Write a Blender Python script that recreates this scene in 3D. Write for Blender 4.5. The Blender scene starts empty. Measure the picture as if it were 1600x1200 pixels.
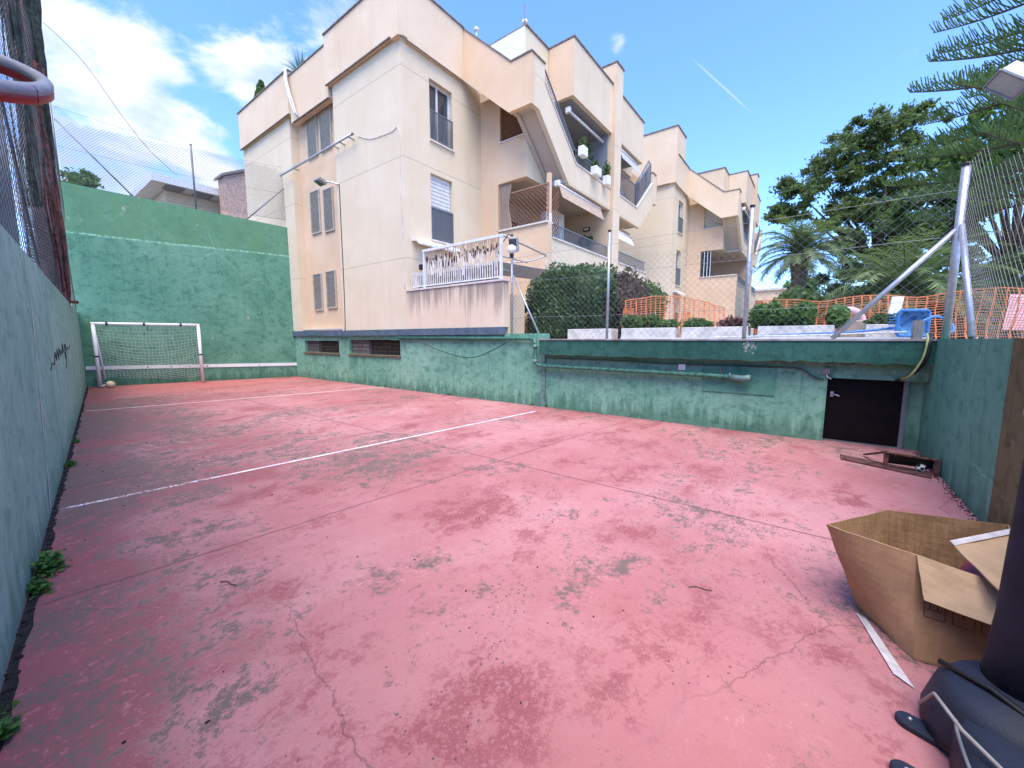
import bpy, math, random
import numpy as np
from mathutils import Vector, Matrix
random.seed(7); rng = np.random.default_rng(7)
S = bpy.context.scene
COL = S.collection
rad = math.radians

# ------------------------------------------------------------------ materials
class NT:
    def __init__(s, nt): s.nt = nt
    def n(s, typ, ins=None, **kw):
        nd = s.nt.nodes.new(typ)
        for k, v in kw.items(): setattr(nd, k, v)
        for k, v in (ins or {}).items(): s.put(nd.inputs[k], v)
        return nd
    def put(s, sock, v):
        if isinstance(v, bpy.types.NodeSocket): s.nt.links.new(v, sock)
        elif isinstance(v, bpy.types.Node): s.nt.links.new(v.outputs[0], sock)
        else:
            if sock.type == 'RGBA' and len(v) == 3: v = (*v, 1)
            sock.default_value = v
    def math(s, op, a, b=None, c=None, clamp=False):
        nd = s.nt.nodes.new('ShaderNodeMath'); nd.operation = op; nd.use_clamp = clamp
        s.put(nd.inputs[0], a)
        if b is not None: s.put(nd.inputs[1], b)
        if c is not None: s.put(nd.inputs[2], c)
        return nd.outputs[0]
    def mix(s, f, a, b, blend='MIX'):
        nd = s.nt.nodes.new('ShaderNodeMix'); nd.data_type = 'RGBA'; nd.blend_type = blend
        s.put(nd.inputs[0], f); s.put(nd.inputs[6], a); s.put(nd.inputs[7], b)
        return nd.outputs[2]
    def ramp(s, v, lo, hi):
        nd = s.nt.nodes.new('ShaderNodeMapRange'); nd.clamp = True; nd.interpolation_type = 'SMOOTHSTEP'
        s.put(nd.inputs[0], v); nd.inputs[1].default_value = lo; nd.inputs[2].default_value = hi
        return nd.outputs[0]
    def noise(s, vec, scale, detail=4, rough=.55, dist=0.):
        nd = s.nt.nodes.new('ShaderNodeTexNoise'); s.put(nd.inputs['Vector'], vec)
        nd.inputs['Scale'].default_value = scale; nd.inputs['Detail'].default_value = detail
        nd.inputs['Roughness'].default_value = rough; nd.inputs['Distortion'].default_value = dist
        return nd.outputs[0]
    def scl(s, vec, sx, sy, sz, off=(0, 0, 0)):
        nd = s.nt.nodes.new('ShaderNodeMapping'); s.put(nd.inputs[0], vec)
        nd.inputs[3].default_value = (sx, sy, sz); nd.inputs[1].default_value = off
        return nd.outputs[0]

MATS = {}
def newmat(name):
    m = bpy.data.materials.new(name); m.use_nodes = True
    nt = NT(m.node_tree); b = m.node_tree.nodes['Principled BSDF']
    MATS[name] = m
    return m, nt, b
def bumpit(nt, b, h, strength=.3, dist=.01):
    nd = nt.n('ShaderNodeBump', {'Height': h, 'Strength': strength, 'Distance': dist})
    nt.put(b.inputs['Normal'], nd.outputs[0])
def simple(name, col, rough=.6, metal=0, var=.15, scale=8, bump=.15, bs=40, spec=.4, tint=None):
    m, nt, b = newmat(name)
    pos = nt.n('ShaderNodeNewGeometry').outputs['Position']
    n1 = nt.noise(pos, scale, 5)
    dk = tint or tuple(c * (1 - var * 2.2) for c in col)
    c = nt.mix(nt.ramp(n1, .3, .7), tuple(max(0, x) for x in dk), col)
    nt.put(b.inputs['Base Color'], c)
    b.inputs['Roughness'].default_value = rough; b.inputs['Metallic'].default_value = metal
    b.inputs['Specular IOR Level'].default_value = spec
    if bump: bumpit(nt, b, nt.noise(pos, bs, 3), bump, .01)
    return m

def paint_wall(name, c_main, c_light, c_dark, c_top=None, zband=None, vert=(1, 1), patch=None):
    """weathered painted concrete: vertical streaks, blotches, hairline cracks"""
    m, nt, b = newmat(name)
    pos = nt.n('ShaderNodeNewGeometry').outputs['Position']
    blot = nt.noise(pos, .55, 6, .6, .3)
    st = nt.noise(nt.scl(pos, 7, 7, .5), 1., 6, .62)
    st2 = nt.noise(nt.scl(pos, 22, 22, .8, (3, 1, 0)), 1., 4, .6)
    fine = nt.noise(pos, 14, 6, .7)
    c = nt.mix(nt.ramp(blot, .35, .68), c_main, c_light)
    vein = nt.math('ABSOLUTE', nt.math('SUBTRACT', nt.noise(pos, 2.6, 5, .62, 1.2), .5))
    c = nt.mix(nt.math('MULTIPLY', nt.ramp(vein, .035, .0), .5), c, c_light)
    c = nt.mix(nt.math('MULTIPLY', nt.ramp(nt.noise(nt.scl(pos, 1, 1, 1.4, (2, 9, 4)), 4.5, 5, .7), .49, .64), .62), c, c_dark)
    c = nt.mix(nt.math('MULTIPLY', nt.ramp(st, .46, .76), .45), c, c_light)
    c = nt.mix(nt.math('MULTIPLY', nt.ramp(st2, .52, .74), .50), c, c_dark)
    c = nt.mix(nt.math('MULTIPLY', nt.ramp(nt.noise(nt.scl(pos, 1, 1, 1, (9, 4, 2)), 1.3, 7, .68, .5), .50, .70), .6), c, c_dark)
    c = nt.mix(nt.math('MULTIPLY', nt.ramp(fine, .48, .68), .38), c, c_light)
    c = nt.mix(nt.math('MULTIPLY', nt.ramp(nt.noise(nt.scl(pos, 1, 1, 1, (4, 4, 8)), 38, 3, .7), .58, .70), .30), c, c_dark)
    if c_top:
        z = nt.n('ShaderNodeSeparateXYZ', {0: pos}).outputs[2]
        zz = nt.math('ADD', z, nt.math('MULTIPLY', nt.math('SUBTRACT', blot, .5), .12))
        t = nt.ramp(zz, zband - .03, zband + .03)
        t2 = nt.math('MULTIPLY', t, nt.math('ADD', nt.math('MULTIPLY', nt.ramp(st, .3, .7), .6), .35))
        c = nt.mix(t2, c, c_top)
        ed = nt.ramp(nt.math('ABSOLUTE', nt.math('SUBTRACT', zz, zband)), .045, .012)
        c = nt.mix(nt.math('MULTIPLY', ed, nt.math('MULTIPLY', nt.ramp(fine, .38, .6), .7)), c, tuple(min(1, x * 2.1 + .05) for x in c_light))
    vo = nt.n('ShaderNodeTexVoronoi', {'Vector': nt.mix(.12, pos, nt.n('ShaderNodeTexNoise', {'Vector': pos, 'Scale': 2.5}).outputs[1]), 'Scale': .55}, feature='DISTANCE_TO_EDGE')
    cr = nt.math('MULTIPLY', nt.ramp(vo.outputs[0], .007, .0015), nt.ramp(nt.noise(pos, .5, 2), .5, .62))
    c = nt.mix(nt.math('MULTIPLY', cr, .30), c, tuple(min(1, x * 1.6 + .04) for x in c_light))
    # flaked spots showing render
    fl = nt.math('MULTIPLY', nt.ramp(nt.noise(pos, 5, 8, .75), .60, .63), nt.ramp(nt.noise(pos, .7, 2), .52, .64))
    c = nt.mix(nt.math('MULTIPLY', fl, .75), c, patch or (.42, .38, .33))
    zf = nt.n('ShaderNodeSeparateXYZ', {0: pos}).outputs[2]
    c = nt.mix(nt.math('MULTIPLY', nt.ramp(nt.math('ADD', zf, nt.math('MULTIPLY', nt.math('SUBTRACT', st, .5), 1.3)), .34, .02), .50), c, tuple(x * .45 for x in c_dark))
    nt.put(b.inputs['Base Color'], c); b.inputs['Roughness'].default_value = .72
    b.inputs['Specular IOR Level'].default_value = .3
    h = nt.math('ADD', nt.math('MULTIPLY', fine, .5), nt.math('MULTIPLY', st2, .3))
    bumpit(nt, b, h, .35, .012)
    return m

def plaster(name, col, light, grooves=(), stain=0., stain_top=3., stain_bot=1.9):
    m, nt, b = newmat(name)
    pos = nt.n('ShaderNodeNewGeometry').outputs['Position']
    sep = nt.n('ShaderNodeSeparateXYZ', {0: pos}); z = sep.outputs[2]
    c = nt.mix(nt.ramp(nt.noise(pos, .7, 5, .6), .35, .68), col, light)
    c = nt.mix(nt.math('MULTIPLY', nt.ramp(nt.noise(nt.scl(pos, 3, 3, .25), 1, 5, .65), .50, .78), .26), c, tuple(x * .74 for x in col))
    c = nt.mix(nt.math('MULTIPLY', nt.ramp(nt.noise(pos, 9, 5, .7), .5, .8), .12), c, tuple(x * .8 for x in col))
    g = None
    for zz in grooves:
        k = nt.ramp(nt.math('ABSOLUTE', nt.math('SUBTRACT', z, zz)), .016, .006)
        g = k if g is None else nt.math('MAXIMUM', g, k)
    if g is not None:
        c = nt.mix(nt.math('MULTIPLY', g, .55), c, tuple(x * .45 for x in col))
    if stain:
        dr = nt.noise(nt.scl(pos, 5, 5, .25), 1, 6, .65)
        fade = nt.ramp(z, stain_bot, stain_top)
        k = nt.math('MULTIPLY', nt.ramp(nt.math('ADD', dr, nt.math('MULTIPLY', fade, .22)), .56, .78), stain)
        c = nt.mix(k, c, (.22, .18, .15))
    nt.put(b.inputs['Base Color'], c); b.inputs['Roughness'].default_value = .85
    b.inputs['Specular IOR Level'].default_value = .2
    h = nt.noise(pos, 60, 3)
    if g is not None: h = nt.math('SUBTRACT', nt.math('MULTIPLY', h, .25), g)
    bumpit(nt, b, h, .25, .012)
    return m

def court_material():
    m, nt, b = newmat('court_paint')
    pos = nt.n('ShaderNodeNewGeometry').outputs['Position']
    sep = nt.n('ShaderNodeSeparateXYZ', {0: pos}); X, Y = sep.outputs[0], sep.outputs[1]
    base, lite, deep, grey = (.365, .138, .136), (.445, .212, .212), (.235, .060, .066), (.125, .095, .082)
    big = nt.noise(pos, .38, 5, .6, .4)
    c = nt.mix(nt.ramp(big, .35, .65), base, lite)
    c = nt.mix(nt.math('MULTIPLY', nt.ramp(nt.noise(pos, 2.4, 6, .65), .45, .75), .35), c, (.38, .12, .16))
    # far end slightly more orange red
    c = nt.mix(nt.math('MULTIPLY', nt.ramp(Y, 10., 18.), .5), c, (.40, .085, .06))
    # distance from left wall
    dl = nt.math('SUBTRACT', X, nt.math('ADD', nt.math('MULTIPLY', Y, .1185), -.455))
    near_l = nt.ramp(dl, 2.6, .2)
    # worn paint: gritty isotropic wear at several scales
    g1 = nt.noise(nt.scl(pos, .8, 1.25, 1), 1.15, 4, .6, .25); s1 = nt.noise(pos, 6.5, 5, .78, .2); s2 = nt.noise(pos, 30, 4, .8)
    mixn = nt.math('ADD', nt.math('ADD', nt.math('MULTIPLY', g1, .62), nt.math('MULTIPLY', s1, .52)), nt.math('MULTIPLY', s2, .36))
    far = nt.math('MULTIPLY', nt.ramp(Y, 2.6, 5.5), nt.ramp(Y, 17., 12.5))
    lft = nt.ramp(X, 5.8, 1.0)
    edge = nt.ramp(nt.math('ADD', X, nt.math('MULTIPLY', Y, .12)), 6.2, 8.2)
    reg = nt.math('ADD', nt.math('ADD', nt.math('MULTIPLY', nt.math('MULTIPLY', far, lft), .115), nt.math('MULTIPLY', near_l, .05)), nt.math('MULTIPLY', edge, .035))
    reg = nt.math('ADD', reg, nt.math('MULTIPLY', nt.math('SUBTRACT', nt.noise(nt.scl(pos, 1, 1, 1, (13.7, 2.2, 0)), .5, 3, .5), .5), .42))
    k = nt.ramp(nt.math('ADD', nt.math('SUBTRACT', 1.5, mixn), nt.math('MULTIPLY', nt.ramp(dl, .8, .15), .16)), .76, .87)
    c = nt.mix(nt.math('MULTIPLY', k, .85), c, deep)
    sp_ = nt.ramp(nt.math('ADD', nt.math('ADD', nt.math('MULTIPLY', s2, .5), nt.math('MULTIPLY', s1, .6)), nt.math('MULTIPLY', reg, .7)), .585, .68)
    c = nt.mix(nt.math('MULTIPLY', sp_, .50), c, (.215, .098, .092))
    c = nt.mix(nt.math('MULTIPLY', nt.ramp(nt.math('ADD', nt.math('MULTIPLY', s2, .5), nt.math('MULTIPLY', s1, .5)), .46, .39), .28), c, (.58, .34, .34))
    gr = nt.ramp(nt.math('ADD', mixn, reg), .80, .93)
    c = nt.mix(nt.math('MULTIPLY', gr, nt.math('ADD', .42, nt.math('MULTIPLY', nt.ramp(nt.math('ADD', nt.math('MULTIPLY', s2, .6), nt.math('MULTIPLY', s1, .4)), .42, .56), .50))), c, grey)
    # soft soot clouds
    sc = nt.ramp(nt.noise(nt.scl(pos, 1, 1.2, 1, (4.4, 8.1, 0)), .8, 6, .62), .60, .80)
    c = nt.mix(nt.math('MULTIPLY', sc, .36), c, (.16, .12, .15))
    # fine speckle
    c = nt.mix(nt.math('MULTIPLY', nt.ramp(nt.noise(pos, 55, 4, .7), .56, .74), .28), c, (.14, .06, .07))
    c = nt.mix(nt.math('MULTIPLY', nt.ramp(nt.noise(pos, 33, 5, .7), .60, .78), .30), c, (.72, .42, .44))
    # pits
    wob = nt.n('ShaderNodeTexNoise', {'Vector': pos, 'Scale': 30.}).outputs[1]
    vo = nt.n('ShaderNodeTexVoronoi', {'Vector': nt.mix(.025, pos, wob), 'Scale': 42., 'Randomness': 1.})
    vr = nt.n('ShaderNodeSeparateColor', {0: vo.outputs['Color']}).outputs[0]
    reg2 = nt.ramp(nt.noise(nt.scl(pos, 1, 1, 1, (31, 5, 0)), .9, 4, .6), .47, .66)
    thr = nt.math('MULTIPLY', nt.math('MULTIPLY', nt.ramp(vr, .55, 1.), reg2), .34)
    pit = nt.math('MULTIPLY', nt.math('LESS_THAN', vo.outputs[0], thr), .8)
    c = nt.mix(pit, c, (.085, .045, .055))
    # expansion joints (saw cuts) and wandering cracks
    wig = nt.math('MULTIPLY', nt.math('SUBTRACT', nt.noise(pos, 1.2, 5, .7), .5), .10)
    j1 = nt.ramp(nt.math('ABSOLUTE', nt.math('ADD', nt.math('SUBTRACT', X, 3.95), nt.math('MULTIPLY', wig, .15))), .014, .005)
    yy = nt.math('ADD', Y, nt.math('MULTIPLY', X, .1026))
    jj = None
    for y0 in (3.62, 6.35, 9.4, 15.6):
        q = nt.ramp(nt.math('ABSOLUTE', nt.math('ADD', nt.math('SUBTRACT', yy, y0), nt.math('MULTIPLY', wig, .2 if y0 != 3.62 else .8))), .017, .005)
        jj = q if jj is None else nt.math('MAXIMUM', jj, q)
    vo2 = nt.n('ShaderNodeTexVoronoi', {'Vector': nt.mix(.2, nt.scl(pos, 1, 1, 0, (2.35, 1.6, 0)), nt.n('ShaderNodeTexNoise', {'Vector': pos, 'Scale': 1.7, 'Detail': 6., 'Roughness': .7}).outputs[1]), 'Scale': .40}, feature='DISTANCE_TO_EDGE')
    crk = nt.math('MULTIPLY', nt.ramp(vo2.outputs[0], .0017, .0005), nt.ramp(nt.noise(pos, .6, 2), .40, .52))
    lines = nt.math('MAXIMUM', nt.math('MAXIMUM', nt.math('MULTIPLY', j1, .75), nt.math('MULTIPLY', jj, .6)), nt.math('MULTIPLY', crk, .45))
    c = nt.mix(lines, c, (.09, .04, .045))
    nt.put(b.inputs['Base Color'], c)
    nt.put(b.inputs['Roughness'], nt.math('ADD', nt.math('MULTIPLY', s1, .25), .52))
    b.inputs['Specular IOR Level'].default_value = .35
    h = nt.math('SUBTRACT', nt.math('ADD', nt.math('MULTIPLY', nt.noise(pos, 45, 5, .7), .35), nt.math('MULTIPLY', s2, .25)), nt.math('ADD', nt.math('MULTIPLY', pit, .7), lines))
    bumpit(nt, b, h, .45, .012)
    return m

def leafmat(name, c1, c2, rough=.55, trans=.25):
    m, nt, b = newmat(name)
    geo = nt.n('ShaderNodeNewGeometry')
    r = geo.outputs['Random Per Island']
    n1 = nt.noise(geo.outputs['Position'], 1.1, 3)
    c = nt.mix(nt.math('ADD', nt.math('MULTIPLY', r, .65), nt.math('MULTIPLY', nt.math('SUBTRACT', n1, .5), 1.3), clamp=True), c1, c2)
    nt.put(b.inputs['Base Color'], c); b.inputs['Roughness'].default_value = rough
    b.inputs['Specular IOR Level'].default_value = .35
    tr = nt.n('ShaderNodeBsdfTranslucent', {'Color': nt.mix(.5, c, (.25, .4, .05))})
    mx = nt.n('ShaderNodeMixShader', {0: trans, 1: b.outputs[0], 2: tr.outputs[0]})
    out = m.node_tree.nodes['Material Output']; nt.put(out.inputs[0], mx.outputs[0])
    return m

M = {}
M['court'] = court_material()
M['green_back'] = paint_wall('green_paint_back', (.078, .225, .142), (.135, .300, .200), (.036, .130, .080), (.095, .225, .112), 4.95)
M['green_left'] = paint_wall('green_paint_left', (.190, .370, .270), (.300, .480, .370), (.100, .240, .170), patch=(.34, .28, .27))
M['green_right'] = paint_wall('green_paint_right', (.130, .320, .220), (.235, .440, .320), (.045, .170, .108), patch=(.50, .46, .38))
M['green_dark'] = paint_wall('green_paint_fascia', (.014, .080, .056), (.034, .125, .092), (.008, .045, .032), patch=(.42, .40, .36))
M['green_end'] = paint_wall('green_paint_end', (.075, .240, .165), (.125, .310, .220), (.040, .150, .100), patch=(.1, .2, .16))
M['brown_end'] = paint_wall('brown_paint_end', (.095, .085, .030), (.14, .125, .055), (.05, .035, .015))
M['wallA'] = plaster('cream_render', (.66, .545, .375), (.71, .595, .43), (9.32, 6.87, 4.0))
M['wallP'] = plaster('peach_render', (.68, .52, .35), (.73, .58, .41))
M['wallO'] = plaster('apricot_bounce_render', (.66, .47, .30), (.72, .53, .36))  # apricot tone carries warm bounced light on the inner balcony faces
M['wallS'] = plaster('streaked_peach_render', (.67, .53, .37), (.72, .59, .43), (), .75, 3.02, 2.0)
M['soffit'] = plaster('soffit_shade_render', (.50, .42, .34), (.56, .47, .38))  # tan darkened to paint the shade of the undersides
M['grey_in'] = plaster('grey_shade_render', (.24, .25, .27), (.29, .30, .32))  # grey paints the shaded inside of the upper balcony
M['cap'] = simple('coping_stone', (.24, .20, .18), .8, var=.2)
M['capL'] = simple('pale_coping', (.68, .62, .55), .7, var=.1)
M['blue_band'] = simple('blue_grey_band', (.06, .095, .13), .7, var=.25, scale=5, tint=(.10, .14, .18))
M['white'] = simple('white_paint', (.78, .78, .76), .45, var=.05)
M['dirtywhite'] = simple('weathered_white_paint', (.74, .71, .66), .65, var=.14, scale=6)
M['white_metal'] = simple('white_enamel', (.72, .72, .70), .4, var=.08)
M['shutter'] = simple('shutter_grey_beige', (.50, .465, .385), .6, var=.1)
M['shutter_brown'] = simple('shutter_brown', (.19, .085, .045), .6, var=.15)
M['glass'] = simple('window_glass', (.035, .045, .055), .05, var=0, bump=0, spec=.8)
M['dark'] = simple('dark_interior', (.012, .011, .010), .8, var=.1)
M['black_door'] = simple('black_door_paint', (.004, .004, .006), .5, var=.2, scale=5, tint=(.009, .006, .006), bump=.3, bs=25, spec=.12)
M['galv'] = simple('galvanised_steel', (.46, .48, .50), .42, metal=.6, var=.1, scale=20)
M['wire'] = simple('wire_steel', (.25, .27, .27), .5, metal=.3, var=.05, bump=0)
M['wire_dark'] = simple('wire_dull', (.16, .19, .20), .6, metal=.2, var=.1, bump=0)
M['rail'] = simple('railing_grey', (.20, .22, .24), .5, metal=.3, var=.05, bump=0)
M['rust'] = simple('rusty_steel', (.17, .062, .055), .85, var=.25, scale=12, tint=(.035, .022, .018), bump=.5)
M['rust2'] = simple('rust_orange', (.27, .135, .075), .9, var=.3, scale=18, tint=(.06, .03, .02), bump=.5)
M['darkcloth'] = simple('dark_net_cloth', (.055, .075, .062), .95, var=.3, scale=9, bump=.6, bs=60)
M['screen'] = simple('brown_mesh_screen', (.30, .225, .16), .9, var=.25, scale=4, bump=.5, bs=90)
M['greenpipe'] = simple('green_pipe_paint', (.018, .080, .052), .45, var=.2, scale=14, tint=(.07, .22, .16))
M['greenpipe_l'] = simple('pale_green_fitting', (.16, .28, .25), .5, var=.2, scale=14)
M['cable_black'] = simple('black_cable', (.012, .012, .012), .5, bump=0)
M['cable_green'] = simple('green_cable', (.035, .10, .085), .55, bump=0)
M['cable_yellow'] = simple('yellow_cable', (.38, .42, .16), .5, bump=0)
M['grey_box'] = simple('grey_plastic', (.30, .30, .28), .5)
M['card'] = simple('cardboard_outer', (.42, .235, .115), .8, var=.1, scale=4, bump=.4, bs=30)
def corrugated(name, col, k):
    m, nt, b = newmat(name); pos = nt.n('ShaderNodeNewGeometry').outputs['Position']
    fl = nt.noise(nt.scl(pos, 75, 75, 1.5), 1, 3, .5); soft = nt.noise(pos, 5, 5, .6); wr = nt.noise(nt.scl(pos, 6, 6, 20), 1, 5, .7, .6)
    c = nt.mix(nt.ramp(soft, .35, .7), tuple(x * .80 for x in col), col)
    c = nt.mix(nt.math('MULTIPLY', nt.ramp(fl, .40, .65), k), c, tuple(x * .66 for x in col))
    c = nt.mix(nt.math('MULTIPLY', nt.ramp(nt.noise(pos, 18, 5, .75), .58, .72), .3), c, tuple(x * .55 for x in col))
    nt.put(b.inputs['Base Color'], c); b.inputs['Roughness'].default_value = .85; b.inputs['Specular IOR Level'].default_value = .2
    bumpit(nt, b, nt.math('ADD', nt.math('MULTIPLY', fl, .5 * k + .1), wr), .5, .006); return m
M['cardin'] = corrugated('cardboard_inner', (.33, .20, .11), .7)
M['card'] = corrugated('cardboard_outer', (.41, .25, .14), .25)
M['cardflap'] = simple('cardboard_flap', (.44, .30, .18), .85, var=.1, scale=5, bump=.4, bs=30)
M['tape'] = simple('clear_tape', (.62, .58, .58), .25, var=.12, scale=15)
M['ink'] = simple('dark_ink', (.055, .03, .02), .8, bump=0)
M['navy'] = simple('navy_cover', (.010, .013, .030), .75, var=.2, scale=6, bump=.3, bs=120, tint=(.005, .006, .014))
M['navy_pl'] = simple('navy_plastic', (.012, .018, .036), .62, var=.15, bump=.25, bs=200)
M['red'] = simple('red_enamel', (.30, .022, .02), .4, var=.12)
M['padgrey'] = simple('grey_pad', (.30, .30, .33), .6, var=.12, scale=14, bump=.3, bs=60)
M['orange'] = simple('orange_plastic_net', (.80, .27, .10), .5, var=.1, bump=0)
M['blue'] = simple('blue_plastic', (.06, .26, .66), .4, var=.15, bump=0)
M['bluenet'] = simple('blue_net_fabric', (.11, .32, .62), .8, var=.3, scale=12, bump=.5)
M['pink'] = simple('pink_vinyl', (.80, .48, .50), .35, var=.08)
M['bark'] = simple('bark', (.13, .095, .07), .95, var=.3, scale=9, bump=.8, bs=22)
M['palmbark'] = simple('palm_bark', (.20, .155, .115), .95, var=.3, scale=7, bump=1., bs=14)
M['soil'] = simple('soil', (.07, .045, .03), .95, var=.3)
M['paving'] = simple('terrace_paving', (.42, .36, .30), .85, var=.12, scale=3)
M['ground'] = simple('dry_ground', (.22, .19, .14), .95, var=.3, scale=.3)
M['brick'] = simple('brick_red', (.60, .40, .30), .85, var=.2, scale=6)
M['net'] = simple('white_net_cord', (.55, .60, .55), .8, var=.05, bump=0)
M['ball'] = simple('cream_ball', (.72, .60, .38), .5, var=.1)
M['lamp_glass'] = simple('lamp_glass', (.36, .42, .38), .5, var=.1, spec=.2)
M['curtain'] = simple('brown_curtain', (.38, .28, .21), .95, var=.1, scale=14)
M['lattice'] = simple('terracotta_lattice', (.42, .22, .14), .7, var=.1, bump=0)
M['debris'] = simple('dark_debris', (.022, .020, .018), .95, var=.3, scale=25, bump=1., bs=60)
M['concrete'] = simple('bare_concrete', (.36, .34, .31), .9, var=.2, scale=5)
M['terra'] = simple('terracotta', (.40, .17, .10), .85, var=.15)
M['awn_blue'] = simple('awning_grey_blue', (.17, .20, .27), .9, var=.1)
M['awn_tan'] = simple('awning_tan', (.50, .38, .28), .9, var=.1)
M['l_dark'] = leafmat('leaf_dark', (.022, .048, .024), (.17, .23, .085), trans=.35)
M['l_mid'] = leafmat('leaf_mid', (.030, .075, .024), (.16, .25, .08), trans=.35)
M['l_hedge'] = leafmat('leaf_hedge', (.024, .062, .028), (.10, .17, .070))
M['l_mauve'] = leafmat('leaf_mauve', (.075, .045, .052), (.14, .10, .085))
M['l_bright'] = leafmat('leaf_bright', (.05, .12, .025), (.13, .27, .06))
M['l_purple'] = leafmat('leaf_purple', (.10, .02, .04), (.22, .06, .09))
M['l_palm'] = leafmat('leaf_palm', (.08, .13, .055), (.27, .33, .16), trans=.3)
M['l_pine'] = leafmat('leaf_pine', (.045, .10, .050), (.24, .36, .11), trans=.3)
M['l_weed'] = leafmat('leaf_weed', (.035, .11, .02), (.10, .24, .05))

def worn_line():
    m, nt, b = newmat('worn_white_line')
    pos = nt.n('ShaderNodeNewGeometry').outputs['Position']
    nt.put(b.inputs['Base Color'], nt.mix(nt.ramp(nt.noise(pos, 9, 6, .7), .35, .7), (.80, .72, .72), (.62, .36, .38)))
    b.inputs['Roughness'].default_value = .7
    tp = nt.n('ShaderNodeBsdfTransparent')
    w = nt.noise(nt.scl(pos, 1, 1, 1, (5, 3, 0)), .55, 3, .5)
    f = nt.math('ADD', nt.math('MULTIPLY', w, 1.0), nt.math('MULTIPLY', nt.noise(pos, 26, 6, .8), .85))
    k = nt.ramp(f, 1.02, 1.12)
    mx = nt.n('ShaderNodeMixShader', {0: k, 1: b.outputs[0], 2: tp.outputs[0]})
    nt.put(m.node_tree.nodes['Material Output'].inputs[0], mx.outputs[0])
    return m
M['line'] = worn_line()

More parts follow.
